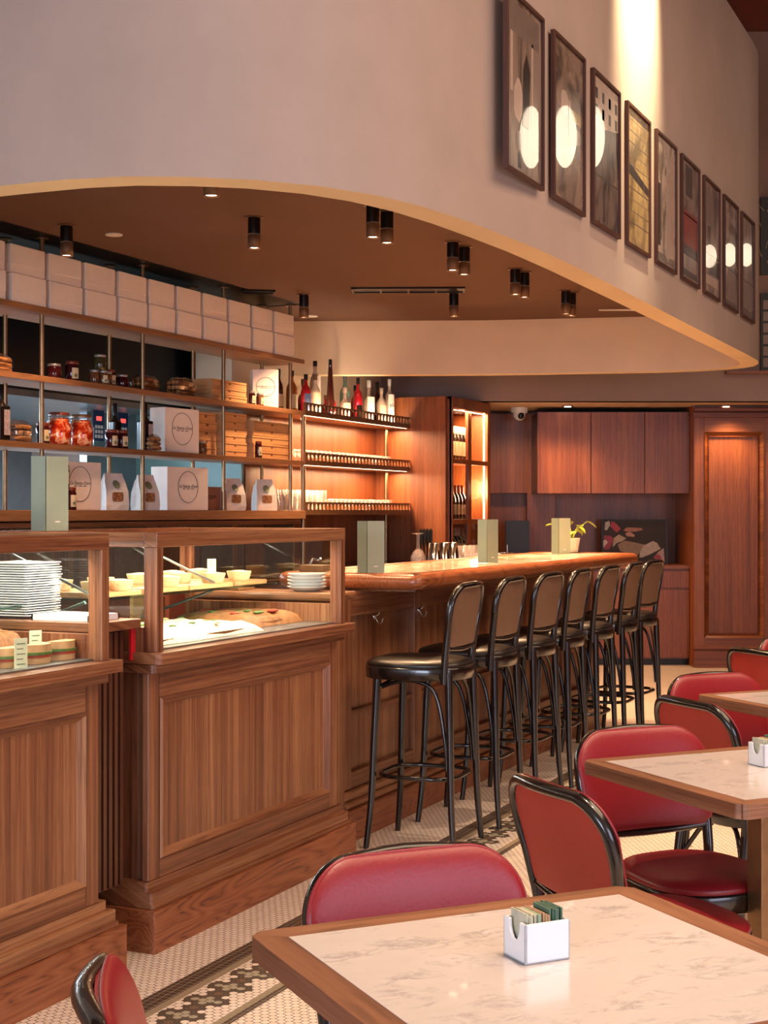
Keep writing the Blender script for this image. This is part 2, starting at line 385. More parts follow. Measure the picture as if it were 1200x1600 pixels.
inner = offset(outer, .13)
def wall_strip(po, pi, z0, z1, zi, name):
    mb = MB(); n = len(po)
    vs = [(x, y, z0) for x, y in po]+[(x, y, z1) for x, y in po]; mb.add(vs, [(i, i+1, n+i+1, n+i) for i in range(n-1)], True)
    mb.k = 1; vs = [(x, y, z0) for x, y in pi]+[(x, y, zi) for x, y in pi]; mb.add(vs, [(i, i+1, n+i+1, n+i) for i in range(n-1)], True)
    mb.k = 2; vs = [(x, y, z0) for x, y in po]+[(x, y, z0) for x, y in pi]; mb.add(vs, [(i, i+1, n+i+1, n+i) for i in range(n-1)])
    mb.k = 0; vs = [(x, y, z1) for x, y in po]+[(x, y, z1) for x, y in pi]; mb.add(vs, [(i, i+1, n+i+1, n+i) for i in range(n-1)])
    return mb.build(name, [M['plaster'], M['plaster_in'], M['rim']])
struct(wall_strip(outer, inner, 2.45, 4.6, 4.6, 'wall_front'))
# brown ceiling inside the bulkhead
oc = offset(outer, .12)
struct(MB().prism([(-4.80, 3.9)]+[p for p in oc if p[0] > -4.8][0:]+[(-5.45, 10.2), (-5.45, 9.2), (-4.80, 9.2)], 2.86, 2.93).build('ceiling_bar', M['ceil_brown']))
struct(MB().box(-8.2, -4.80, 3.9, 9.2, 2.865, 2.93).build('ceiling_kitchen', M['black']))
struct(MB().box(-8.2, -5.45, 9.2, 10.4, 2.865, 2.93).build('ceiling_kitchen_end', M['black']))
struct(MB().prism(offset(outer, .06)+[(-5.45, 10.3), (-8, 10.3)], 4.56, 4.6).build('ceiling_bar_upper', M['plaster']))
# timber ceiling of the hall
struct(MB().box(-9, 4.5, -.5, 20, 5.56, 5.65).build('ceiling', M['ceil_wood']))
# rear of the room, square to the camera: own frame X right, Y forward
def rear(mb, name, mat, **kw):
    return mb.build(name, mat, rot=TH, **kw)
struct(rear(MB().box(-.2, 13, 12.75, 12.9, 2.36, 5.56), 'wall_bulkhead', M['taupe']))
struct(rear(MB().box(-.6, 13, 12.76, 14.3, 2.36, 2.45), 'ceiling_rear', M['ceil_cream']))
struct(rear(MB().box(-.6, 13, 14.12, 14.3, 0, 2.4), 'wall_rear', M['rz']))
struct(MB().box(4.4, 4.5, 3, 22, 0, 5.56).build('wall_right', M['ceil_wood']))
# plaster wall behind the bottles, timber lining below it
struct(MB().box(-5.6, -5.3, 9.05, 12.9, 2.09, 5.0).build('wall_left', M['plaster_in']))
struct(MB().box(-5.6, -5.16, 9.0, 11.3, 0, 2.10).build('wall_left_panelling', M['rz']))
# kitchen beyond the open shelves
struct(MB().box(-8.2, -8.1, 3.0, 11, 0, 2.9).build('wall_kitchen', M['steel']))
struct(MB().box(-8.2, -5.6, 10.4, 10.5, 0, 2.9).build('wall_kitchen_end', M['taupe']))
struct(MB().box(-6.06, -6.0, 8.9, 10.39, 0, 2.3).build('wall_hatch', M['teal']))

# ---------------- spotlights on the brown ceiling
def spot_light(x, y, label, group, power, col=WARM):
    t = root('ceiling_spotlight', (x, y, 2.86), 0, label, 'spotlight', group)
    MB().lathe([(.046, -.006), (.046, 0)], seg=24).build('flange', M['brass_dark'], t)
    mb = MB(); mb.lathe([(.031, -.085), (.032, -.08), (.032, 0)], seg=20).build('housing', M['black_metal'], t)
    MB().lathe([(.030, -.157), (.0325, -.157), (.0325, -.092), (.030, -.09), (.026, -.1), (.026, -.152)], seg=20, cap=False).build('snoot', M['brass_dark'], t)
    MB().lathe([(.0255, -.15), (.0255, -.146)], seg=16).build('lens', M['lamp'], t)
    l = light('SPOT', 'spotlight_glow', (x, y, 2.69), power, col, rot=(0, 0, 0), spot_size=math.radians(105), spot_blend=.7, shadow_soft_size=.03)
    return t
BARL = [(-2.945, 6.347), (-2.945, 6.51), (-2.955, 7.395), (-2.95, 7.55), (-2.94, 8.369), (-2.93, 8.504), (-2.925, 9.329), (-2.92, 9.43)]
for i, (x, y) in enumerate(BARL):
    spot_light(x, y, 'black cylindrical ceiling spotlight, %s of the %s pair over the bar counter' % (('left', 'right')[i % 2], ('nearest', 'second', 'third', 'farthest')[i//2]), 'paired spotlights over the bar counter', 75)
spot_light(-3.165, 5.237, 'ceiling spotlight half hidden behind the curved plaster edge', 'single ceiling spotlights', 60)
spot_light(-3.60, 6.365, 'lone black ceiling spotlight in the middle of the brown ceiling', 'single ceiling spotlights', 60)
spot_light(-4.574, 6.154, 'black ceiling spotlight in front of the white boxes at far left', 'single ceiling spotlights', 55)
spot_light(-4.577, 8.768, 'black ceiling spotlight near the right end of the top shelf', 'single ceiling spotlights', 85)
spot_light(-3.64, 9.13, 'black ceiling spotlight beneath the long air vent', 'single ceiling spotlights', 280)
def disc(name, x, y, z, r, mat, label, cat='ceiling light'):
    return tag(MB().lathe([(r, -.006), (r, 0)], (0, 0, 0), 28).build(name, mat, loc=(x, y, z)), label, cat)
disc('ceiling_speaker', -4.495, 6.455, 2.86, .045, M['white_plastic'], 'small round white disc flush in the brown ceiling', 'ceiling disc')
disc('ceiling_disc', -5.03, 9.75, 2.86, .05, M['white_plastic'], 'small pale disc on the brown ceiling by the plaster corner', 'ceiling disc')
tag(MB().box(-.16, .16, -.02, .02, -.006, 0).build('ceiling_strip', M['white_plastic'], loc=(-2.84, 10.38, 2.86), rot=TH), 'short pale strip on the ceiling at the right end of the bar bulkhead', 'ceiling strip')
def vent(x, y, rz, L, W, n, label):
    t = root('ceiling_vent', (x, y, 2.86), rz, label, 'air vent')
    mb = MB()
    for a in (-W/2, W/2-.015): mb.box(-L/2, L/2, a, a+.015, -.012, 0)
    for i in range(n+1):
        q = -L/2+i*(L-.012)/n; mb.box(q, q+.012, -W/2, W/2, -.012, 0)
    mb.build('frame', M['black_metal'], t)
    MB().box(-L/2, L/2, -W/2, W/2, -.004, -.001).build('opening', M['black'], t)
vent(-3.85, 8.85, .39, .74, .20, 4, 'long black slotted air vent in the brown ceiling over the bar')
vent(-4.78, 8.50, .6, .22, .12, 1, 'small black air vent in the ceiling above the white boxes')

# ---------------- open shelving with brass posts
XF, XB_ = -4.86, -5.16
t = root('open_shelving', (-5, 7.3, 1.0), 0, 'tall open shelving of brown wooden shelves on brass posts behind the counter', 'shelving')
L_ = (5, -7.3, -1.0)
def rel(mb): mb.T = Matrix.Translation(L_); return mb
shelfz = [1.41, 1.765, 2.12, 2.485]
for z in shelfz[1:]:
    rel(MB()).box(XB_, XF, 4.4, 9.32 if z > 2.2 else 9.30, z-.032, z).build('shelf', M['shelf'], t, .002)
rel(MB()).box(XB_, XF+.02, 4.4, 9.3, 1.352, 1.41).build('shelf', M['shelf'], t, .003)
rel(MB()).box(XB_, XF-.02, 4.4, 9.3, 1.315, 1.345).build('shelf_rail', M['wy'], t, .003)
for y in (5.45, 6.389, 7.343, 8.277, 9.197):
    for x, dy in ((-4.91, 0), (-5.105, -.06)):
        mb = rel(MB()); mb.cyl((x, y+dy), .0125, 1.41, 2.86, 12)
        mb.lathe([(.035, 2.854), (.035, 2.86)], (x, y+dy, 0), 16); mb.build('post', M['brass'], t)
for y in (5.5, 6.5, 7.42, 8.42, 9.27):
    rel(MB()).box(XB_, XF-.06, y-.012, y+.012, 1.0, 1.315).build('divider', M['brass'], t)
# low back cabinets
bc = root('back_counter', (-5, 7.3, 0), 0, 'dark walnut back counter under the open shelves, mostly behind the display cases', 'counter')
bc_ = MB(); bc_.T = Matrix.Translation((5, -7.3, 0))
bc_.box(-5.15, -4.62, 4.4, 11.18, 0, .96).build('cabinet', M['dz'], bc)
bc_ = MB(); bc_.T = Matrix.Translation((5, -7.3, 0)); bc_.box(-5.15, -4.58, 4.4, 11.18, .96, 1.0).build('worktop', M['black_gloss'], bc, .004)
bc_ = MB(); bc_.T = Matrix.Translation((5, -7.3, 0)); bc_.box(-5.20, -5.165, 4.4, 8.99, 0, 1.36).build('back_panel', M['wz'], bc)

# gallery shelves with arched rail
def gallery(z, label, y0=9.31, y1=11.18, rail=.062, warm=True):
    t = root('bar_shelf', (-5, 10.2, z), 0, label, 'shelf', 'bar shelves with arched rails')
    T = Matrix.Translation((5, -10.2, -z))
    def g(): m = MB(); m.T = T; return m
    g().box(-5.155, -4.86, y0, y1, z-.03, z).build('shelf', M['shelf'], t, .002)
    n = 30; p = (y1-y0-.06)/n; m = g(); xa, xb = -4.858, -4.850
    m.box(xa, xb, y0, y1, z-.03, z+.006); m.box(xa-.004, xb+.003, y0, y1, z+rail-.012, z+rail)
    m.box(xa-.006, xb+.004, y0-.006, y0+.012, z-.03, z+rail)
    for i in range(n+1):
        c = y0+.03+i*p; m.box(xa, xb, c-.0075, c+.0075, z, z+rail-.012)
    for i in range(n):
        c = y0+.03+(i+.5)*p; hw = p/2-.0075; zt = z+rail-.012; ar = hw
        for sgn in (-1, 1):
            pts = [(sgn*hw*math.cos(a), -ar+ar*math.sin(a)) for a in [PI/2*j/5 for j in range(6)]]
            for j in range(5):
                (a0, b0), (a1, b1) = pts[j], pts[j+1]
                q = [(xa, c+a0, zt+b0), (xa, c+a1, zt+b1), (xa, c+a1, zt), (xa, c+a0, zt)]
                q2 = [(xb, *v[1:]) for v in q]; m.add(q+q2, [(0, 1, 2, 3), (7, 6, 5, 4), (0, 4, 5, 1)])
    m.build('gallery_rail', M['brass_dark'], t)
    if z < 1.5: return
    g().box(-4.875, -4.866, y0+.03, y1-.03, z-.032, z-.03).build('led_strip', M['led'], t)
    light('AREA', 'shelf_led_glow', (-4.95, (y0+y1)/2, z-.045), 24, WARM, rot=(0, 0, 0), shape='RECTANGLE', size=.12, size_y=y1-y0-.1)
light('AREA', 'bottle_fill', (-4.90, 10.25, 2.135), 7, WARM2, rot=(0, math.radians(155), 0), shape='RECTANGLE', size=.03, size_y=1.7)  # unseen fill light, added only to brighten the bottles
gallery(2.12, 'top bar shelf with arched rail, full of spirit bottles')
gallery(1.765, 'middle bar shelf with arched rail holding rows of low glasses')
gallery(1.41, 'lowest bar shelf with arched rail holding tall and low glasses')
for y, z1 in ((9.36, 2.088), (11.10, 2.088)):
    tag(MB().cyl((0, 0), .016, 0, z1-1.0, 14).build('shelf_post', M['brass'], loc=(-5.03 if y > 10 else -4.893, y, 1.0)), 'brass tube post under the bar shelves, %s end' % ('far right' if y > 10 else 'near left'), 'post')
# end panel and glazed wine cabinet
tag(MB().box(-5.16, -4.535, 11.19, 11.23, 0, 2.35).build('walnut_partition', M['rz']), 'tall walnut partition at the right end of the bar shelves', 'panel')
wc = root('wine_cabinet', (-4.8, 11.7, 0), 0, 'tall glazed walnut wine cabinet with glowing light strip', 'cabinet')
def W_(): m = MB(); m.T = Matrix.Translation((4.8, -11.7, 0)); return m
y0, y1, xf = 11.235, 12.14, -4.50
m = W_(); m.box(-5.16, xf, y0, y0+.02, 0, 2.35); m.box(-5.16, xf, y1-.02, y1, 0, 2.35); m.box(-5.16, -5.14, y0, y1, 0, 2.35); m.box(-5.16, xf, y0, y1, 2.33, 2.35); m.build('carcass', M['rz'], wc)
m = W_(); xa = xf-.02
for a, b in ((y0, y0+.03), (11.60, 11.68), (y1-.07, y1)): m.box(xa, xf+.005, a, b, .95, 2.35)
for z0, z1 in ((2.26, 2.35), (1.80, 1.84), (1.30, 1.34), (.95, 1.0)): m.box(xa, xf+.004, y0, y1, z0, z1)
m.box(xa, xf, y0, y1, 0, .95); m.build('door_frame', M['rz'], wc, .002)
for a, b in ((y0+.03, 11.60), (11.68, y1-.07)): W_().box(xf-.012, xf-.008, a, b, 1.0, 2.26).build('glass_pane', M['glass'], wc)
for z in (1.82, 1.32): W_().box(-5.14, xf-.03, y0+.02, y1-.02, z-.012, z+.008).build('shelf', M['rx'], wc)
W_().box(xf-.03, xf-.02, y1-.088, y1-.076, 1.0, 2.26).build('light_strip', M['led'], wc)
light('AREA', 'wine_cabinet_glow', (-4.58, 11.7, 2.25), 30, WARM, rot=(0, 0, 0), shape='RECTANGLE', size=.2, size_y=.7)
light('POINT', 'wine_cabinet_glow_low', (-4.56, 11.98, 1.6), 22, WARM, shadow_soft_size=.1)

# ---------------- rear cabinets (square to the camera)
KX, KY = c2w(1.3, 13.5)
rc = root('rear_cabinets', (*c2w(0, 0), 0), TH, 'walnut wall cabinets and base units along the rear wall, open niche between', 'cabinets')
def part(mb, name, mat, par, bev=0): return mb.build(name, mat, par, bev)
part(MB().box(.975, 1.40, 13.97, 14.11, 1.58, 2.33), 'side_cupboard', M['rz'], rc)
part(MB().box(1.40, 2.79, 13.45, 14.11, 1.575, 2.315), 'wall_carcass', M['dz'], rc)
for i, (a, b) in enumerate(((1.403, 1.886), (1.892, 2.377), (2.383, 2.787))): part(MB().box(a, b, 13.43, 13.45, 1.57, 2.31), 'door', M['rz'], rc, .0015)
part(MB().box(1.60, 2.79, 13.45, 14.11, .06, .88), 'base_carcass', M['rz'], rc)
part(MB().box(1.60, 2.79, 13.50, 14.11, 0, .06), 'toe_kick', M['black'], rc)
part(MB().box(1.58, 2.79, 13.42, 14.11, .88, .915), 'counter_top', M['rx'], rc, .002)
for a, b in ((1.60, 2.09), (2.095, 2.79)):
    part(MB().box(a, b-.004, 13.43, 13.449, .71, .862), 'drawer', M['rz'], rc, .0015); part(MB().box(a, b-.004, 13.43, 13.449, .075, .69), 'base_door', M['rz'], rc, .0015)
part(MB().box(1.36, 1.62, 13.97, 14.11, 0, 1.58), 'niche_side', M['rz'], rc)
# panelled pillar
pl = root('panelled_pillar', (0, 0, 0), TH, 'large panelled walnut pillar at the right of the rear cabinets', 'pillar')
part(MB().box(2.79, 3.70, 13.30, 14.11, 0, 2.36), 'core', M['rz'], pl)
for q0, q1 in ((2.79, 2.885), (3.415, 3.70)): part(MB().box(q0, q1, 13.25, 13.30, .16, 2.25), 'stile', M['rz'], pl, .002)
for q0, q1 in ((2.12, 2.25), (.16, .265)): part(MB().box(2.885, 3.415, 13.25, 13.30, q0, q1), 'rail', M['rx'], pl, .002)
m = MB()
def pframe(m, x0, x1, z0, z1, ya, yb, wd):
    m.add([(x0, ya, z0), (x1, ya, z0), (x1, ya, z1), (x0, ya, z1), (x0+wd, yb, z0+wd), (x1-wd, yb, z0+wd), (x1-wd, yb, z1-wd), (x0+wd, yb, z1-wd)],
          [(0, 1, 5, 4), (1, 2, 6, 5), (2, 3, 7, 6), (3, 0, 4, 7)])
pframe(m, 2.885, 3.415, .265, 2.12, 13.24, 13.275, .03); pframe(m, 2.915, 3.385, .295, 2.09, 13.275, 13.262, .012); part(m, 'panel_moulding', M['rx'], pl)
part(MB().box(2.925, 3.375, 13.285, 13.30, .3, 2.08), 'panel', M['rz'], pl)
m = MB(); m.box(2.785, 3.70, 13.23, 13.30, 2.25, 2.295); m.box(2.785, 3.70, 13.20, 13.30, 2.305, 2.335); part(m, 'cornice', M['rx'], pl, .004)
m = MB(); m.box(2.785, 3.70, 13.215, 13.30, 0, .155); part(m, 'plinth', M['rx'], pl, .003)
m = MB(); m.box(2.785, 3.70, 13.225, 13.30, .157, .19); part(m, 'base_moulding', M['rx'], pl, .008)
# black screen, security camera, recessed lights
bs = tag(MB().box(1.125, 1.345, 13.60, 13.66, 1.0, 1.32).build('monitor', M['black'], rot=TH), 'black screen standing behind the bar in front of the rear panelling', 'screen')
tag(MB().box(.95, 1.55, 13.45, 13.95, .90, 1.0).build('back_bar_worktop', M['rx'], rot=TH), 'walnut worktop block behind the bar carrying the black screen', 'worktop')
tag(MB().box(.95, 1.55, 13.47, 13.93, 0, .899).build('back_bar_unit', M['dz'], rot=TH), 'dark walnut unit under the black screen, hidden behind the bar', 'cabinet')
sx_, sy_ = c2w(1.245, 13.55)
cm = root('security_camera', (sx_, sy_, 2.36), TH, 'white dome security camera on the rear ceiling', 'security camera')
MB().lathe([(.075, -.05), (.08, -.03), (.08, 0)], seg=24).build('mount', M['white_plastic'], cm)
MB().sphere((0, 0, -.062), .058).build('dome', M['white_plastic'], cm)
MB().sphere((.01, -.035, -.075), .033).build('lens', M['black'], cm)
for i, (px_, lab) in enumerate(((1.66, 'small recessed downlight in the rear ceiling above the wall cabinets'), (3.09, 'small recessed downlight in the rear ceiling in front of the pillar'))):
    x, y = c2w(px_, 13.30); t = root('recessed_downlight', (x, y, 2.36), 0, lab, 'downlight')
    MB().lathe([(.05, -.008), (.055, 0)], seg=20).build('trim_ring', M['brass_dark'], t); MB().lathe([(.03, -.011), (.03, -.007)], seg=16).build('lens', M['lamp'], t)
    x2, y2 = c2w(px_, 13.05); light('SPOT', 'downlight_glow', (x2, y2, 2.3), 38, WARM, rot=(0, 0, 0), spot_size=math.radians(120), spot_blend=.8, shadow_soft_size=.06)
_x, _y = c2w(1.15, 13.15); light('SPOT', 'rear_fill_light', (_x, _y, 2.34), 34, WARM, target=(*c2w(1.2, 13.9), 1.0), spot_size=math.radians(100), spot_blend=.8, shadow_soft_size=.1)  # fill spot without a fixture, added to warm the dull rear panelling
# ---------------- pictures on the bulkhead wall
def print_mat(i, c0, c1, sc_=(1, 1, 1), rough=.25):
    s = NT('photo_print'); v = s.obj(sc_)
    n = s.noise(v, 3+i % 3*2, 7, .62, .6)
    s.setp(Base_Color=s.ramp(n, [(.40, tuple(a*.6 for a in c0)), (.48, tuple((a+b)/2 for a, b in zip(c0, c1))), (.55, tuple(min(1, a*1.15) for a in c1))]), Roughness=rough, Coat_Weight=1.0, Coat_Roughness=.01); return s.m
inks = {'dark': plain('print_dark_ink', hexc('332a26'), .3, coat=1), 'mid': plain('print_grey_ink', hexc('7d6c62'), .3, coat=1), 'lite': plain('print_pale_ink', hexc('c2aa98'), .3, coat=1),
        'red': plain('print_red_ink', hexc('8a2a1c'), .3, 0, .4, 30, coat=1), 'gold': plain('print_gold_ink', hexc('a88a5a'), .3, coat=1)}
def picture(i, y0, label, mat, shapes):
    t = root('framed_photograph', (-1.86, y0+.22, 2.676), 0, label, 'picture', 'framed photographs in a row on the plaster wall')
    m = MB(); w_, h_ = .44, .685
    for a in ((0, .019, -w_/2, -w_/2+.016, 0, h_), (0, .019, w_/2-.016, w_/2, 0, h_), (0, .019, -w_/2+.016, w_/2-.016, 0, .016), (0, .019, -w_/2+.016, w_/2-.016, h_-.016, h_)): m.box(*a)
    m.build('frame', FR, t, .001)
    p = MB().box(0.001, .008, -w_/2+.016, w_/2-.016, .016, h_-.016).build('print', mat, t)
    for j, (ink, pts) in enumerate(shapes):
        mb = MB(); n = len(pts); xx = .0082+.0003*(j % 3)
        vs = [(xx, -w_/2+a*w_, b*h_) for a, b in pts]+[(.0078, -w_/2+a*w_, b*h_) for a, b in pts]
        mb.add(vs, [tuple(range(n))]+[(k, (k+1) % n, n+(k+1) % n, n+k) for k in range(n)]); mb.build('printed_shape', inks[ink], p)
    return t
FR = wood('frame_walnut', 2, hexc('2c140c'), hexc('442216'), hexc('56301f'), .5, 1, 0)
def R4(x0, x1, y0, y1, sk=0): return [(x0, y0), (x1, y0+sk), (x1, y1+sk), (x0, y1)]
def blob(cx, cy, rx, ry, n=14, j=.15): return [(cx+rx*math.cos(2*PI*k/n)*(1+random.uniform(-j, j)), cy+ry*math.sin(2*PI*k/n)*(1+random.uniform(-j, j))) for k in range(n)]
tp, dk, lt = hexc('6f5e54'), hexc('3a302b'), hexc('b49c8c')
pics = [
 ('first framed photograph from the left, grey church interior', print_mat(0, hexc('776458'), hexc('8d796b'), (1, 3, .6)), [('mid', R4(.1, .9, .78, .95)), ('lite', R4(.14, .2, .45, .78)), ('dark', [(.45, .3), (.62, .3), (.66, .62), (.56, .72), (.47, .62)]), ('lite', R4(.7, .74, .3, .8)), ('lite', blob(.34, .42, .12, .13)), ('mid', blob(.36, .2, .08, .06)), ('dark', R4(.33, .42, .05, .14))]),
 ('second framed photograph from the left, pale figure below a hanging lamp', print_mat(1, hexc('6e5c50'), hexc('8d7565'), (1, 1, 1)), [('mid', [(.05, .6), (.95, .5), (.95, .45), (.05, .3)]), ('lite', blob(.38, .62, .12, .08)), ('lite', R4(.5, .56, .45, .66)), ('gold', R4(.55, .9, .55, .62))]),
 ('third framed photograph from the left, street facade over dark crowd', print_mat(2, dk, hexc('6a584d'), (1, 2, 1)), [('lite', [(.04, .62), (.96, .72), (.96, .97), (.04, .97)])]+[('dark', R4(.12+.24*a, .2+.24*a, .72+.11*b, .79+.11*b)) for a in range(4) for b in range(2)]+[('dark', R4(.04, .96, .33, .338))]),
 ('fourth framed photograph from the left, golden wall of tiled panels', print_mat(3, hexc('8a7048'), hexc('b89a68'), (1, 1, 1)), [('mid', R4(.04, .96, y, y+.006)) for y in (.9, .82, .74, .66, .58, .42, .34, .26, .18)]+[('mid', R4(x, x+.01, .04, .96)) for x in (.25, .5, .75)]+[('dark', [(.04, .52), (.96, .44), (.96, .5), (.04, .6)])]),
 ('fifth framed photograph from the left, white sheet hanging in a street', print_mat(4, hexc('9a8474'), hexc('bfa998'), (1, 2, 1)), [('dark', R4(.04, .24, .15, .62)), ('lite', [(.5, .1), (.62, .06), (.95, .3), (.95, .85), (.55, .85)]), ('mid', R4(.24, .3, .2, .85)), ('mid', R4(.06, .9, .04, .1))]),
 ('sixth framed photograph from the left, red bus below a dark window', print_mat(5, hexc('6c5a50'), hexc('8a7466'), (1, 1, 1)), [('dark', R4(.25, .62, .70, .95)), ('red', R4(.12, .92, .30, .58)), ('dark', R4(.12, .92, .22, .30)), ('lite', R4(.15, .9, .515, .525)), ('lite', R4(.15, .9, .54, .55)), ('dark', R4(.05, .9, .05, .1))]),
 ('seventh framed photograph from the left, busy street facade', print_mat(6, dk, hexc('a58d7e'), (1, 2, 1)), [('mid', R4(.05, .6, .6, .9)), ('dark', R4(.04, .96, .36, .37)), ('lite', R4(.05, .9, .1, .18)), ('dark', R4(.4, .96, .2, .34))]),
 ('eighth framed photograph from the left, bare tree over a square', print_mat(7, hexc('4a3e38'), hexc('a08a7c'), (1, 1, 2)), [('dark', R4(.04, .96, .36, .37)), ('mid', R4(.3, .9, .05, .35)), ('dark', R4(.1, .9, .02, .07))]),
 ('ninth and last framed photograph at the far right end of the wall', print_mat(8, dk, hexc('8c786b'), (1, 2, 1)), [('dark', R4(.04, .96, .36, .37)), ('mid', R4(.1, .95, .12, .35)), ('dark', R4(.1, .9, .02, .1))]),
]
for i, (lab, mt, shp) in enumerate(pics): picture(i, 5.155+.5675*i, lab, mt, shp)
# big dark pictures on the taupe wall far right
for z0, z1, lab in ((2.62+.0, 3.29, 'lower dark gridded picture on the far taupe wall at the right edge'), (3.45, 4.12, 'upper black picture of white branching lines at the right edge')):
    X0 = 3.255 if z0 > 3 else 3.255; Y = 12.745
    t = root('dark_picture', (0, 0, 0), TH, lab, 'picture')
    MB().box(X0, X0+.55, Y-.03, Y, z0, z1).build('canvas', M['black'], t)
    mb = MB()
    random.seed(5)
    if z0 > 3:
        for k in range(34):
            x = X0+random.random()*.5; z = z0+.03+random.random()*(z1-z0-.1); q = random.uniform(-.05, .05); mb.tube([(x, Y-.032, z), (x+q, Y-.032, z+random.uniform(.03, .07))], .0025, 5)
    else:
        for k in range(6):
            for j in range(7): mb.box(X0+.02+j*.075, X0+.08+j*.075, Y-.034, Y-.03, z0+.03+k*.1, z0+.11+k*.1)
    mb.build('drawn_lines', inks['lite'] if z0 > 3 else inks['mid'], t)
tag(MB().box(2.95, 3.8, 12.66, 12.745, 2.592, 2.617).build('picture_ledge', M['rx'], rot=TH), 'narrow dark red picture ledge on the far wall at the right edge', 'ledge')

# pendant lanterns in the dining room (they show mirrored in the picture glass)
def lantern(px, py, Y, r, h, mt='lantern'):
    X = (px-600)/2300*Y; v, u = c2w(X, Y); z = 1.4+(800-py)*Y/2300; x = -3.68-v
    t = root('pendant_lantern', (x, u, z), 0, 'glowing opal pendant lantern hanging over the dining tables', 'pendant lamp', 'opal pendant lanterns over the dining tables')
    MB().sphere((0, 0, 0), 1, 20, 14, r, r, h).build('shade', M[mt], t)
    MB().cyl((0, 0), .004, h, 5.56-z, 6).build('cord', M['brass_dark'], t)
for p in ((835, 214), (888, 213), (932, 213)): lantern(*p, 10.6, .083, .225)
for p in ((1113, 400), (1144, 398), (1171, 398)): lantern(*p, 12.6, .060, .10, 'lantern_dim')

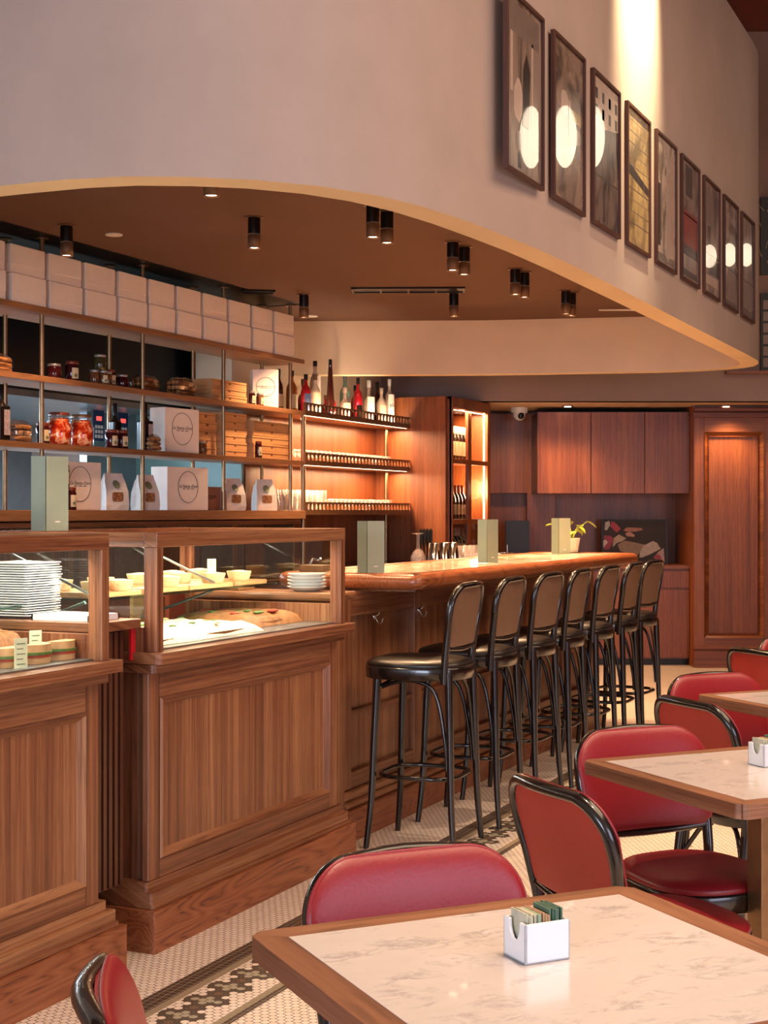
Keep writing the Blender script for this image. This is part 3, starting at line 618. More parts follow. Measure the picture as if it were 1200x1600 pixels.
# ================================================================== display cases
def chamfered(x0, x1, y0, y1, c):   # plan with clipped corners on the room side
    return [(x0, y0), (x1-c, y0), (x1, y0+c), (x1, y1-c), (x1-c, y1), (x0, y1)]
def display_case(yA, yB, label):
    """front glass plane x=-2.62, body from yA to yB"""
    t = root('display_case', (-3.0, (yA+yB)/2, 0), 0, label, 'display case', 'walnut display cases')
    cy = (yA+yB)/2
    def g(): m = MB(); m.T = Matrix.Translation((3.0, -cy, 0)); return m
    g().prism(chamfered(-3.40, -2.66, yA+.03, yB-.03, .03), .02, .93).build('carcass', M['wz'], t)
    # plinth and its mouldings
    g().prism(chamfered(-3.42, -2.585, yA-.03, yB+.07, .004), 0, .135).build('plinth', M['wcath'], t, .003)
    m = g()
    for x, z0, z1 in ((-2.60, .137, .150), (-2.607, .150, .186), (-2.63, .186, .215)): m.prism(chamfered(-3.41, x, yA-.015-(x+2.6)*.3, yB+.05+(x+2.6)*.8, .006), z0, z1)
    m.build('base_moulding', M['wy'], t, .010, seg=3)
    # stiles / rails around the fielded panel
    for q0, q1 in ((yA+.01, yA+.075), (yB-.075, yB-.01)): g().box(-2.66, -2.635, q0, q1, .215, .885).build('stile', M['wz'], t, .004)
    for q0, q1 in ((.215, .275), (.80, .885)): g().box(-2.66, -2.635, yA+.075, yB-.075, q0, q1).build('rail', M['wy'], t, .003)
    m = g(); a, b = yA+.075, yB-.075
    def ring(m, a, b, z0, z1, xa, xb, wd): m.add([(xa, a, z0), (xa, b, z0), (xa, b, z1), (xa, a, z1), (xb, a+wd, z0+wd), (xb, b-wd, z0+wd), (xb, b-wd, z1-wd), (xb, a+wd, z1-wd)], [(0, 1, 5, 4), (1, 2, 6, 5), (2, 3, 7, 6), (3, 0, 4, 7)])
    for hv in range(4):
        m = g()
        for (a_, b_, z0, z1, xa, xb, wd) in ((a, b, .275, .80, -2.635, -2.628, .008), (a+.008, b-.008, .283, .792, -2.628, -2.654, .022)):
            P_ = [(xa, a_, z0), (xa, b_, z0), (xa, b_, z1), (xa, a_, z1), (xb, a_+wd, z0+wd), (xb, b_-wd, z0+wd), (xb, b_-wd, z1-wd), (xb, a_+wd, z1-wd)]
            i0, i1, i2, i3 = ((0, 1, 5, 4), (2, 3, 7, 6), (1, 2, 6, 5), (3, 0, 4, 7))[hv]; m.add(P_[0:0]+[P_[i] for i in (i0, i1, i2, i3)], [(0, 1, 2, 3)])
        m.build('panel_moulding', M['wy' if hv < 2 else 'wz'], t)
    g().box(-2.66, -2.652, a+.02, b-.02, .295, .78).build('panel', M['wz'], t)
    # cornice under the glass
    m = g(); m.prism(chamfered(-3.40, -2.60, yA-.005, yB+.005, .012), .885, .912); m.build('cornice_moulding', M['wy'], t, .010, seg=3)
    m = g(); m.prism(chamfered(-3.40, -2.565, yA-.03, yB+.03, .012), .917, .952); m.build('ledge', M['wy'], t, .006)
    # glazed frame
    ga, gb = yA+.005, yB-.005; xf, xb = -2.60, -3.36
    m = g()
    for y in (ga, gb-.038):
        for x in (xf-.05, xb): g().box(x, x+.05, y, y+.038, .952, 1.287).build('post', M['wz'], t, .002)
    for x in (xf-.05, xb): g().box(x, x+.05, ga, gb, 1.287, 1.335).build('top_rail', M['wy'], t, .002)
    for y in (ga, gb-.038): g().box(xb+.05, xf-.05, y, y+.038, 1.287, 1.335).build('end_rail', M['wx'], t, .002)
    m = g(); m.box(xf-.025, xf-.019, ga+.038, gb-.038, .952, 1.287); m.build('front_glass', M['glass_case'], t)
    for y in (ga+.016, gb-.022): g().box(xb+.05, xf-.05, y, y+.006, 1.04, 1.287).build('end_glass', M['glass_case'], t)
    g().box(xb+.05, xf-.05, ga+.038, gb-.038, 1.318, 1.326).build('top_glass', M['glass_case'], t)
    m = g()
    for y in (ga, gb-.038): g().box(xb+.05, xf-.05, y, y+.038, .952, 1.03).build('end_panel', M['wz'], t)
    g().box(-3.34, -2.63, ga+.04, gb-.04, .945, .958).build('deck', M['steel'], t)
    g().box(-3.30, -2.88, ga+.05, gb-.06, 1.104, 1.114).build('glass_shelf', M['glass_edge'], t)
    m = g()
    for y in (ga+.06, gb-.5): m.tube([(-2.92, y, 1.10), (-3.33, y, .96)], .006, 6); m.tube([(-3.33, y, 1.30), (-2.92, y+.02, 1.128)], .005, 6)
    m.build('shelf_bracket', M['steel'], t)
    g().box(xf-.075, xf-.052, ga+.05, gb-.05, 1.305, 1.316).build('light_strip', M['led'], t)
    light('AREA', 'case_glow', (-2.70, cy, 1.30), 7, (1, .90, .76), rot=(0, math.radians(35), 0), shape='RECTANGLE', size=.05, size_y=(yB-yA)-.15)
    if yA < 3: light('AREA', 'plate_fill', (-2.9, 3.80, 1.31), 3, (1, .88, .7), rot=(0, 0, 0), shape='RECTANGLE', size=.35, size_y=.05)  # extra lamp over the gap, added to brighten the stacked plates
    light('AREA', 'case_glow_rear', (-3.2, cy, 1.30), 6, (1, .82, .6), rot=(0, 0, 0), shape='RECTANGLE', size=.05, size_y=(yB-yA)-.15)
    return t
display_case(3.965, 5.345, 'right-hand walnut and glass display case filled with tarts, beside the bar')
display_case(2.33, 3.715, 'left-hand walnut and glass display case with stacked plates and sandwiches, at the left edge')
# side counter in the gap between the cases
sc_ = root('gap_counter', (-3.1, 3.84, 0), 0, 'narrow slatted walnut filler with ledge in the gap between the two display cases', 'counter')
def g(): m = MB(); m.T = Matrix.Translation((3.1, -3.84, 0)); return m
g().box(-3.42, -2.70, 3.746, 3.93, .216, 1.03).build('filler', M['dz'], sc_)
m = g()
for k in range(6): m.box(-2.705, -2.692, 3.75+.03*k, 3.767+.03*k, .22, 1.02)
m.build('slats', M['dz'], sc_); g().box(-3.42, -2.65, 3.725, 3.955, 1.03, 1.06).build('ledge', M['wx'], sc_, .003)
tag(MB().box(-.004, .004, -.012, .012, 0, .10).build('red_strip', plain('red_plastic', hexc('c01824'), .4), loc=(-2.672, 3.938, .928)), 'thin bright red strip beside the post of the right display case', 'strip')
# cap panel at the bar end of the right case
cp = root('end_counter', (-3.05, 5.43, 0), 0, 'walnut end counter with rounded ledge between the right display case and the bar', 'counter')
def g(): m = MB(); m.T = Matrix.Translation((3.05, -5.43, 0)); return m
g().box(-3.5, -2.72, 5.418, 5.58, .0, 1.035).build('end_panel', M['wz'], cp); g().box(-3.52, -2.67, 5.378, 5.60, 1.035, 1.068).build('ledge', M['wx'], cp, .012, )
# counter that runs behind both cases
tag(MB().box(-3.95, -3.46, 2.4, 5.36, 0, .90).build('service_counter', M['dz']), 'dark service counter behind the display cases', 'counter')

# ---------------- food
def tart(x, y, z, s_, label):
    t = root('tart', (x, y, z), 0, label, 'tart', 'round custard tarts in fluted pastry on the glass shelf')
    r = .047*s_; vs = []; n = 44; prof = [(.78, 0), (.80, .002), (1.0, .034), (.98, .037), (.9, .033)]
    for q, zz in prof:
        for k in range(n):
            a = 2*PI*k/n; rr = r*q*(1+(.055 if k % 2 else -.045)); vs.append((rr*math.cos(a), rr*math.sin(a), zz))
    m = MB(); m.add(vs, [(i*n+k, i*n+(k+1) % n, (i+1)*n+(k+1) % n, (i+1)*n+k) for i in range(4) for k in range(n)], True); m.add(vs[:n], [tuple(range(n))])
    m.build('pastry_shell', M['pastry'], t)
    MB().lathe([(r*.9, .03), (r*.8, .036), (r*.4, .040), (.001, .041)], seg=24).build('filling', M['cream'], t)
    return t
proto = tart(-2.955, 4.58, 1.128, 1, 'tart at the front left of the glass shelf in the right case')
TL = [(-3.06, 4.83, 'tart set back between the two front tarts of the right case'), (-2.955, 4.90, 'tart at the front centre of the right case, under the price card'), (-2.96, 5.11, 'rightmost tart on the glass shelf of the right case'),
      (-3.19, 4.98, 'tart in the back row of the right case, left of centre'), (-3.20, 5.20, 'tart in the back row of the right case, at the right end'), (-3.17, 4.72, 'tart in the back row at far left of the right case'),
      (-2.95, 4.27, 'tart just left of the corner post of the right case'), (-2.96, 4.14, 'tart seen through the left case glass, second from its post'), (-3.12, 4.40, 'tart in the back row hidden by the corner post'), (-3.14, 4.18, 'rearmost tart at the left end of the right case')]
for x, y, lab in TL: dup(proto, (x, y, 1.128), label=lab)
for (x, y, l_, w_, lab) in ((-2.965, 4.52, .26, .14, 'left'), (-3.05, 4.83, .30, .30, 'middle'), (-3.08, 5.13, .24, .36, 'right'), (-3.05, 4.22, .26, .30, 'far left')):
    tag(MB().prism([(x_, y_) for x_, y_ in ((-w_/2, -l_/2+.02), (-w_/2+.02, -l_/2), (w_/2-.02, -l_/2), (w_/2, -l_/2+.02), (w_/2, l_/2-.02), (w_/2-.02, l_/2), (-w_/2+.02, l_/2), (-w_/2, l_/2-.02))], 0, .013).build('serving_board', M['board'], loc=(x, y, 1.1143), bev=.002), 'thin wooden serving board under tarts, %s one on the glass shelf' % lab, 'board', 'serving boards')
def card(x, y, z, rz, label, h=.075, lines=3):
    t = root('price_card', (x, y, z), rz, label, 'price card')
    MB().box(-.001, .001, -.02, .02, .0, h).build('card', plain('pale_green_card', hexc('c9cba8'), .6) if 'cardm' not in M else M['cardm'], t)
    m = MB()
    for k in range(lines): m.box(.001, .0016, -.013, .013-(k % 2)*.006, h*.8-k*h*.17, h*.8-k*h*.17+.003)
    m.build('printed_lines', M['seal'], t)
M['cardm'] = plain('pale_green_card', hexc('c9cba8'), .6)
card(-2.96, 4.90, 1.1690, -.4, 'price card standing on a tart in the right case', .05)
card(-2.79, 3.60, .9585, -.45, 'green-white price card behind the sandwiches, by the post of the left case', .085, 4)
card(-2.655, 3.36, .9585, -.45, 'green-white price card among the sandwiches at the left edge', .085, 5)
# stack of round dishes on the end ledge
def dish_stack():
    for k in range(5):
        m = MB(); m.lathe([(.045, 0), (.05, .0), (.082, .018), (.084, .021), (.078, .019), (.046, .004), (.001, .004)], seg=32)
        o = m.build('round_dish', M['white_porc'], loc=(-2.85, 5.485, 1.069+.0135*k)); tag(o, 'white round dish, %s of five stacked beside the bar' % ('bottom one', 'second from bottom', 'middle one', 'second from top', 'topmost')[k], 'dish', 'stack of round white dishes')
dish_stack()
# square plates stacked on the ledge between the cases
random.seed(11)
for k in range(22):
    rr_ = .092; m = MB(); pts = [(rr_*a, rr_*b) for a, b in ((-1, -.92), (-.92, -1), (.92, -1), (1, -.92), (1, .92), (.92, 1), (-.92, 1), (-1, .92))]
    if k == 0:
        vs = [(p[0]*.62, p[1]*.62, 0) for p in pts]+[(p[0], p[1], .0095) for p in pts]+[(p[0], p[1], .0125) for p in pts]+[(p[0]*.6, p[1]*.6, .004) for p in pts]
        m.add(vs, [(i*8+j, i*8+(j+1) % 8, (i+1)*8+(j+1) % 8, (i+1)*8+j) for i in range(3) for j in range(8)]+[tuple(range(7, -1, -1)), tuple(range(24, 32))]); first = m.build('square_plate', M['white_porc']); o = first
    else: o = first.copy(); C.objects.link(o)
    o.location = (-3.045+random.uniform(-.004, .004), 3.858+random.uniform(-.004, .004), 1.0605+.0079*k); o.rotation_euler = (0, 0, random.uniform(-.05, .05))
    tag(o, 'white square plate, one of the tall stack seen through the left display case', 'plate', 'tall stack of white square plates')
# pizza with white cheese in the right case
def slab(name, x, y, z, lx, ly, h, mat, label, cat, seed, tops=(), rz=0, group=None, parent=None):
    random.seed(seed); n, k = 26, 16; vs = []
    for j in range(k+1):
        for i in range(n+1):
            a = i/n*2-1; b = j/k*2-1; e = max(0, 1-max(abs(a), abs(b))**8)
            wob = 1+.03*math.sin(5*a+seed)+.03*math.cos(7*b)
            vs.append((b*lx/2*wob, a*ly/2*wob, h*e*(.75+.25*random.random())+.001))
    fs = [(j*(n+1)+i, j*(n+1)+i+1, (j+1)*(n+1)+i+1, (j+1)*(n+1)+i) for j in range(k) for i in range(n)]
    base = [(x_, y_, 0) for x_, y_, z_ in vs]; m = MB(); m.add(vs, fs, True)
    o = m.build(name, mat, loc=(x, y, z), rot=rz); 
    mb = MB(); mb.box(-lx/2*.96, lx/2*.96, -ly/2*.96, ly/2*.96, 0, h*.35); mb.build('crust_base', M['crust'], o)
    for tn, tm, cnt, sz in tops:
        for q in range(cnt):
            a, b = random.uniform(-.42, .42)*lx, random.uniform(-.42, .42)*ly; mb = MB(); mb.sphere((a, b, h*.95), sz*random.uniform(.7, 1.3), 8, 6, 1, random.uniform(1, 2.2), .35); mb.build(tn, tm, o)
    return tag(o, label, cat, group)
slab('cheese_pizza', -2.85, 4.42, .9585, .34, .72, .05, M['cream'], 'large white cheese-topped slab with green herbs in the left of the right case', 'pizza', 3, (('herb_sprig', M['herb'], 12, .011), ('crumb', M['pastry'], 6, .010)))
slab('filled_focaccia', -2.93, 5.05, .9585, .34, .46, .055, M['crust'], 'brown focaccia slab at the right end of the right case', 'bread', 5, (('salad_leaf', M['herb'], 4, .014), ('ham_fold', M['tomato'], 5, .018)))
tag(MB().box(-.01, .01, -.06, .06, 0, .12).build('orange_carton', plain('orange_card', hexc('c8553a'), .6), loc=(-3.24, 5.08, .9585)), 'orange-red carton at the back of the right display case', 'carton')
tag(MB().box(-.008, .008, -.075, .075, 0, .155).build('wood_divider', M['board'], loc=(-3.25, 4.86, .9585)), 'pale wooden divider at the back of the right display case', 'divider')
# sandwiches
def sandwich(x, y, rz, label, s_=1):
    t = root('sandwich', (x, y, .9585), rz, label, 'sandwich', 'half-moon filled sandwiches in the left case')
    def half(m, z0, z1, rr):
        pts = [(rr*math.cos(a), rr*.9*math.sin(a)) for a in [PI*k/12 for k in range(13)]]
        m.prism(pts, z0, z1, True)
    m = MB(); half(m, 0, .018*s_, .058*s_); m.build('lower_bread', M['bun'], t, .006)
    m = MB(); half(m, .034*s_, .056*s_, .058*s_); m.build('upper_bread', M['bun'], t, .008)
    m = MB(); half(m, .018*s_, .026*s_, .060*s_); m.build('ham', M['tomato'], t)
    m = MB(); half(m, .026*s_, .034*s_, .063*s_); m.build('lettuce', M['herb'], t)
    return t
M['bun'] = plain('toasted_flatbread', hexc('b98e62'), .75, 0, .25, 30, .4)
ps = sandwich(-2.725, 3.50, -1.45, 'half-moon sandwich closest to the glass corner of the left case')
for x, y, rz, lab in ((-2.73, 3.625, -1.5, 'half-moon sandwich right against the corner post of the left case'), (-2.73, 3.375, -1.6, 'third half-moon sandwich from the corner post of the left case'), (-2.735, 3.25, -1.45, 'fourth half-moon sandwich from the corner post, at the left edge'), (-2.88, 3.46, -1.4, 'half-moon sandwich in the back row behind the price card'), (-2.88, 3.31, -1.5, 'half-moon sandwich in the back row at the left edge')): dup(ps, (x, y, .9585), rz, lab)
slab('baked_strudel', -2.97, 3.59, .9585, .22, .13, .085, M['crust'], 'flat brown baked loaf behind the sandwiches in the left case', 'bread', 8)
slab('golden_loaf', -3.24, 4.10, 1.1145, .10, .17, .06, M['pastry'], 'golden loaf at the back left of the glass shelf in the right case', 'bread', 9)
tt = root('white_tray', (-2.82, 3.84, 1.0605), 0, 'low white tray on the ledge between the two display cases', 'tray')
m = MB(); m.box(-.105, .105, -.075, .075, 0, .004); m.box(-.11, .11, -.08, -.074, 0, .018); m.box(-.11, .11, .074, .08, 0, .018); m.box(-.11, -.104, -.08, .08, 0, .018); m.box(.104, .11, -.08, .08, 0, .018); m.build('tray', M['white_porc'], tt)

# ================================================================== bar
bar = root('bar', (-2.8, 7.6, 0), 0, 'long walnut bar counter with thick rounded wooden edge and glowing pale inlaid top', 'bar')
def g(): m = MB(); m.T = Matrix.Translation((2.8, -7.6, 0)); return m
BX0, BX1, BY0, BY1 = -3.18, -2.45, 5.775, 9.50
def rr(x0, x1, y0, y1, rs, n=8):
    out = []
    for (cx, cy, a0, r) in ((x1-rs[0], y0+rs[0], -PI/2, rs[0]), (x1-rs[1], y1-rs[1], 0, rs[1]), (x0+rs[2], y1-rs[2], PI/2, rs[2]), (x0+rs[3], y0+rs[3], PI, rs[3])):
        for k in range(n+1): a = a0+PI/2*k/n; out.append((cx+r*math.cos(a), cy+r*math.sin(a)))
    return out
m = g()
# edge ring with rounded nosing
prof = [(0, 1.128), (-.012, 1.132), (.012, 1.132), (.032, 1.124), (.042, 1.105), (.042, 1.088), (.032, 1.072), (.012, 1.066)]
base = rr(BX0+.04, BX1-.04, BY0+.04, BY1-.04, (.015, .12, .12, .06), 6); nb = len(base); cxm, cym = (BX0+BX1)/2, (BY0+BY1)/2
def grow(poly, d):
    out = []; n = len(poly)
    for i in range(n):
        t = (Vector(poly[(i+1) % n])-Vector(poly[i-1])).normalized(); out.append((poly[i][0]+t.y*d, poly[i][1]-t.x*d))
    return out
rings = [(-.075, 1.128), (-.070, 1.132), (.012, 1.132), (.030, 1.125), (.040, 1.108), (.040, 1.088), (.030, 1.073), (.012, 1.066), (-.075, 1.066)]
vs = [(x, y, z) for d, z in rings for x, y in grow(base, d)]
m.add(vs, [(i*nb+k, i*nb+(k+1) % nb, (i+1)*nb+(k+1) % nb, (i+1)*nb+k) for i in range(len(rings)-1) for k in range(nb)], True); m.build('wooden_edge', M['bar_edge'], bar)
g().prism(grow(base, -.073), 1.066, 1.130).build('inlaid_top', M['bar_stone'], bar)
g().prism(grow(base, -.02), 1.055, 1.066).build('underside', M['wy'], bar)
g().box(-3.10, -2.78, 5.60, 9.36, 0, 1.056).build('body', M['wz'], bar)
m = g(); xs = -2.745
for a, b in ((5.60, 5.70), (6.385, 6.47), (7.15, 7.23), (7.93, 8.01), (8.68, 8.76), (9.28, 9.36)): g().box(-2.79, xs, a, b, .21, 1.056).build('stile', M['wz'], bar, .004)
for q0, q1 in ((.95, 1.056), (.21, .28)): g().box(-2.79, xs-.002, 5.6, 9.36, q0, q1).build('rail', M['wy'], bar, .003)
m = g(); m.box(-2.79, xs-.012, 5.6, 9.36, .52, .545); m.build('panel_joint', M['wy'], bar, .003)
m = g(); m.box(-3.12, -2.70, 5.585, 9.40, 0, .135); m.build('plinth', M['wcath'], bar, .003)
m = g(); m.box(-3.12, -2.712, 5.585, 9.39, .137, .165); m.box(-3.12, -2.73, 5.585, 9.38, .165, .205); m.build('base_moulding', M['wy'], bar, .010)
def hook(y, lab):
    t = root('coat_hook', (-2.745, y, .935), 0, lab, 'hook', 'chrome coat hooks on the bar front')
    m = MB(); m.T = Matrix.Rotation(PI/2, 4, 'Y'); m.lathe([(.012, 0), (.012, .004), (.008, .006)], seg=14); m.build('plate', M['chrome'], t)
    MB().tube(smoothpath([(.004, 0, .002), (.012, 0, -.015), (.022, 0, -.028), (.036, .0, -.024), (.042, 0, -.006)]), .0035, 8).build('lower_hook', M['chrome'], t)
    MB().tube(smoothpath([(.004, 0, .004), (.016, .006, .008), (.022, .006, .022)]), .003, 8).build('upper_hook', M['chrome'], t)
hook(5.93, 'chrome double coat hook on the bar front next to the display case'); hook(6.43, 'chrome double coat hook on the corner stile behind the first bar stool')

# menus
def menu(x, y, z, rz, label, s_=1.0):
    t = root('menu_stand', (x, y, z), rz, label, 'menu', 'tall sage green menus')
    m = MB(); wd, dp, h = .058*s_, .030*s_, .228*s_
    # open triangular card prism: front-left fold
    m.prism([(0, -wd/2), (.0035, -wd/2), (.0035, wd/2+.018), (0, wd/2+.018)], 0, h); m.build('front_cover', M['sage'], t)
    m = MB(); m.prism([(-.001, -wd/2-.0005), (.0025, -wd/2-.003), (-dp+.003, -wd/2-.040), (-dp, -wd/2-.037)], 0, h); m.build('side_cover', M['sage_d'], t)
    m = MB(); m.prism([(-dp+.003, -wd/2-.036), (-dp-.001, -wd/2-.034), (-.003, wd/2+.018), (-.0005, wd/2+.015)], 0, h); m.build('back_cover', M['sage'], t)
    MB().box(.0034, .0041, wd*.15-.009, wd*.15+.009, .026*s_, .030*s_).build('pale_mark', M['white_card'], t)
    return t
menu(-2.721, 5.875, 1.1325, -.95, 'sage green menu standing at the near end of the bar')
menu(-2.70, 7.30, 1.1325, -.50, 'sage green menu standing in the middle of the bar')
menu(-2.85, 9.03, 1.1325, -.95, 'sage green menu at the far end of the bar in front of the potted plant')
menu(-3.12, 4.20-.07, 1.3355, -.45, 'tall pale green menu on top of the left part of the right display case', 1.12)

# things on and behind the bar
def lathe_obj(name, prof, mat, loc, label, cat, group=None, seg=20, cap=True): return tag(MB().lathe(prof, seg=seg, cap=cap).build(name, mat, loc=loc), label, cat, group)
shaker = [(.026, 0), (.030, .002), (.043, .13), (.044, .132), (.042, .13), (.029, .004), (.001, .004)]
wine_up = [(.033, 0), (.033, .002), (.006, .006), (.004, .012), (.004, .085), (.02, .10), (.038, .135), (.036, .17), (.031, .195), (.030, .195), (.035, .17), (.036, .135), (.018, .103), (.001, .09)]
wine_dn = [(r, .195-z) for r, z in wine_up][::-1]
tag(MB().box(-3.62, -3.16, 5.9, 9.3, .0, .96).build('bar_sink_unit', M['steel']), 'steel work unit behind the bar', 'counter')
# rack shelf behind bar top carries glassware
tag(MB().box(-3.56, -3.19, 7.0, 9.2, .962, 1.085).build('glass_rack_shelf', M['wy']), 'raised walnut shelf right behind the bar top holding glassware', 'shelf')
zb = 1.0855
for i, (x, y) in enumerate(((-3.26, 7.62), (-3.30, 7.74))): lathe_obj('wine_glass', wine_dn if i == 0 else wine_dn, M['tumbler'], (x, y, zb), 'upturned stemmed glass behind the bar, %s of the two at the left of the shakers' % ('front', 'rear')[i], 'glass', 'upturned stemmed glasses')
for i in range(3): lathe_obj('shaker_tin', [(r, .134-z) for r, z in shaker][::-1], M['chrome'], (-3.27, 7.90+.14*i, zb+.0), 'upturned steel shaker tin, %s of three behind the bar' % ('left', 'middle', 'right')[i], 'shaker', 'steel shaker tins')
for i in range(3): lathe_obj('bar_tumbler', [(.028, 0), (.036, .11), (.034, .11), (.026, .006), (.001, .006)], M['tumbler'], (-3.26, 8.33+.10*i, zb), 'clear tumbler beside the shakers behind the bar, %s of three' % ('left', 'middle', 'right')[i], 'glass', 'tumblers beside the shakers')
for i in range(4):
    m = MB(); m.lathe([(.005, 0), (.005, .10), (.012, .13), (.012, .2), (.004, .215)], seg=8); tag(m.build('bar_spoon', M['black_metal'], loc=(-3.42, 8.05+.05*i, zb)), 'dark bar tool standing behind the shakers', 'bar tool', 'dark bar tools behind the shakers')
wb = root('water_bottle', (-3.27, 8.86, 1.0855), 0, 'small clear water bottle with white cap behind the bar', 'bottle')
MB().lathe([(.026, 0), (.028, .005), (.028, .05), (.013, .085), (.012, .10), (.001, .10)], seg=16).build('body', M['tumbler'], wb); MB().lathe([(.0135, .10), (.0135, .118), (.001, .12)], seg=14).build('cap', M['white_plastic'], wb)
tr = root('tray_stack', (-3.36, 9.02, 1.0855), 0, 'black wire tray with a thin upright pin behind the far end of the bar', 'tray')
m = MB()
for z in (.012, .03, .045): m.tube([(-.14, -.12, z), (.14, -.12, z), (.14, .16, z), (-.14, .16, z)], .003, 6, closed=True)
m.build('wire_rim', M['chrome'], tr); MB().box(-.14, .14, -.12, .16, 0, .04).build('tray', M['black'], tr); MB().cyl((.1, .10), .003, .04, .10, 6).build('pin', M['chrome'], tr)
# small metal caddy and bottle at the near end
cd_ = root('garnish_caddy', (-3.02, 5.90, 1.1325), 0, 'small chrome garnish caddy at the near end of the bar, behind the menu', 'caddy')
m = MB(); m.box(-.06, .06, -.05, .05, 0, .03); m.build('tray', M['brass_dark'], cd_, .004)
m = MB(); m.tube(smoothpath([(-.03, 0, .03), (-.02, .01, .055), (.01, .0, .05), (.03, -.01, .06)]), .005, 8); m.build('tongs', M['chrome'], cd_)
# baguettes / board glimpsed behind case
slab('pie', -3.2, 5.48, 1.069, .14, .13, .035, M['crust'], 'dark crusted pie beside the round dishes on the end ledge', 'pie', 12)
# potted plant
pp = root('potted_plant', (-2.90, 9.36, 1.1325), 0, 'lime-leaved plant in a pale ceramic pot at the far end of the bar', 'plant')
MB().lathe([(.038, 0), (.045, .004), (.060, .092), (.060, .095), (.056, .094), (.052, .08), (.001, .08)], seg=28).build('pot', M['pot'], pp)
MB().lathe([(.053, .08), (.001, .084)], seg=20, cap=False).build('soil', M['soil'], pp)
random.seed(4)
for k in range(11):
    a = 2*PI*k/11+random.uniform(-.3, .3); R = random.uniform(.05, .11); hh = random.uniform(.13, .22)
    tip = Vector((R*math.cos(a), R*math.sin(a), hh)); MB().tube(smoothpath([(.012*math.cos(a), .012*math.sin(a), .082), (R*.35*math.cos(a), R*.35*math.sin(a), hh*.72), tip]), .0022, 6).build('stem', M['leaf'], pp)
    m = MB(); n = 9; L = .065*random.uniform(.85, 1.2); vs = []
    d = Vector((math.cos(a), math.sin(a), random.uniform(-.5, .3))).normalized(); s_ = d.cross(Vector((0, 0, 1))).normalized(); u_ = s_.cross(d)
    for i in range(n+1):
        q = i/n; wq = .030*math.sin(PI*q**.75)*(1.1-q*.4)+.0005
        for sg in (-1, 0, 1): vs.append(tip+d*(q*L)+s_*(sg*wq)+u_*(abs(sg)*.008-.02*q*q))
    top = len(vs); vs += [v-u_*.0008 for v in vs]
    fs = [(i*3+j, i*3+j+1, i*3+j+4, i*3+j+3) for i in range(n) for j in range(2)]; m.add(vs, fs+[tuple(x+top for x in f[::-1]) for f in fs], True); m.build('leaf', M['leaf'], pp)

# leaning picture in the niche
lp = root('leaning_picture', (*c2w(2.365, 13.86), .9155), TH, 'dark framed picture of a reclining figure in red and khaki, leaning in the niche', 'picture')
LM = Matrix.Rotation(math.radians(-6), 4, 'X')
def g(): m = MB(); m.T = LM; return m
g().box(-.31, .31, 0, .02, 0, .42).build('backing', M['black'], lp)
pm = plain('picture_dark_ground', hexc('33231a'), .6, 0, .3, 8)
pr = g().box(-.295, .295, -.003, 0, .012, .408).build('print', pm, lp)
def shp(name, pts, col, k=0):
    mb = MB(); mb.T = LM; n = len(pts); yy = -.0035-.0004*k
    vs = [(x, yy, z) for x, z in pts]+[(x, -.0028, z) for x, z in pts]; mb.add(vs, [tuple(range(n))]+[(i, (i+1) % n, n+(i+1) % n, n+i) for i in range(n)])
    mb.build(name, plain('print_colour', hexc(col), .4, 0, .15, 30), pr)
def ev(pts): return [((x-540)/1480, (780-z)/1440) for x, z in pts]   # traced outline in metres on the print
shp('painted_trousers', ev([(300, 520), (400, 470), (560, 500), (700, 530), (620, 620), (560, 680), (480, 720), (420, 640), (330, 610)]), '8a6a48')
shp('painted_sleeve', ev([(240, 440), (320, 385), (420, 440), (360, 480), (290, 500), (230, 560)]), 'a58b6e', 1)
shp('painted_shoulder', ev([(610, 620), (660, 540), (790, 475), (850, 500), (900, 580), (760, 650), (640, 700), (600, 700)]), 'b09a86', 1)
shp('painted_red_cloth', ev([(215, 210), (260, 215), (350, 310), (290, 360), (200, 280)]), 'a01c20', 1)
shp('painted_red_corner', ev([(105, 590), (110, 400), (200, 400), (250, 450), (180, 590)]), '8f1a1e', 1)
shp('painted_white_edge', ev([(100, 570), (100, 470), (130, 455), (165, 490)]), 'c0a898', 2)
shp('painted_hand', ev([(380, 330), (430, 290), (520, 290), (640, 300), (655, 325), (560, 345), (440, 350)]), 'a06248', 1)
shp('painted_hand_lower', ev([(410, 370), (480, 350), (540, 395), (530, 420), (430, 410)]), 'b07a60', 1)
shp('painted_pale_cloth', ev([(120, 320), (130, 220), (190, 200), (200, 260), (150, 330)]), 'b0a898', 1)
shp('painted_shirt', ev([(870, 620), (940, 570), (950, 760), (880, 750), (800, 700)]), 'b08a80', 1)
shp('painted_red_pattern', ev([(800, 690), (860, 650), (905, 690), (890, 750), (830, 730)]), '9a1a1c', 2)

# ================================================================== seating
def squircle(a, b, y0, n=40, p=2.7, back=.86):
    out = []
    for k in range(n):
        t = 2*PI*k/n; c, s_ = math.cos(t), math.sin(t); x = a*abs(c)**(2/p)*(1 if c > 0 else -1); y = b*abs(s_)**(2/p)*(1 if s_ > 0 else -1)
        x *= 1-(1-back)*(.5-.5*y/b); out.append((x, y+y0))
    return out
def seatpad(out, z0, hgt, inset=.0):
    m = MB(); n = len(out); R = [(1.0, 0), (1.012, .006), (1.0, .014), (.93, hgt*.62), (.78, hgt*.86), (.5, hgt*.98), (.2, hgt)]
    vs = [(x*q, y*q, z0+z) for q, z in R for x, y in out]; m.add(vs, [(i*n+k, i*n+(k+1) % n, (i+1)*n+(k+1) % n, (i+1)*n+k) for i in range(len(R)-1) for k in range(n)], True)
    m.add(vs, [tuple(range(len(vs)-n, len(vs))), tuple(range(n-1, -1, -1))], True); return m
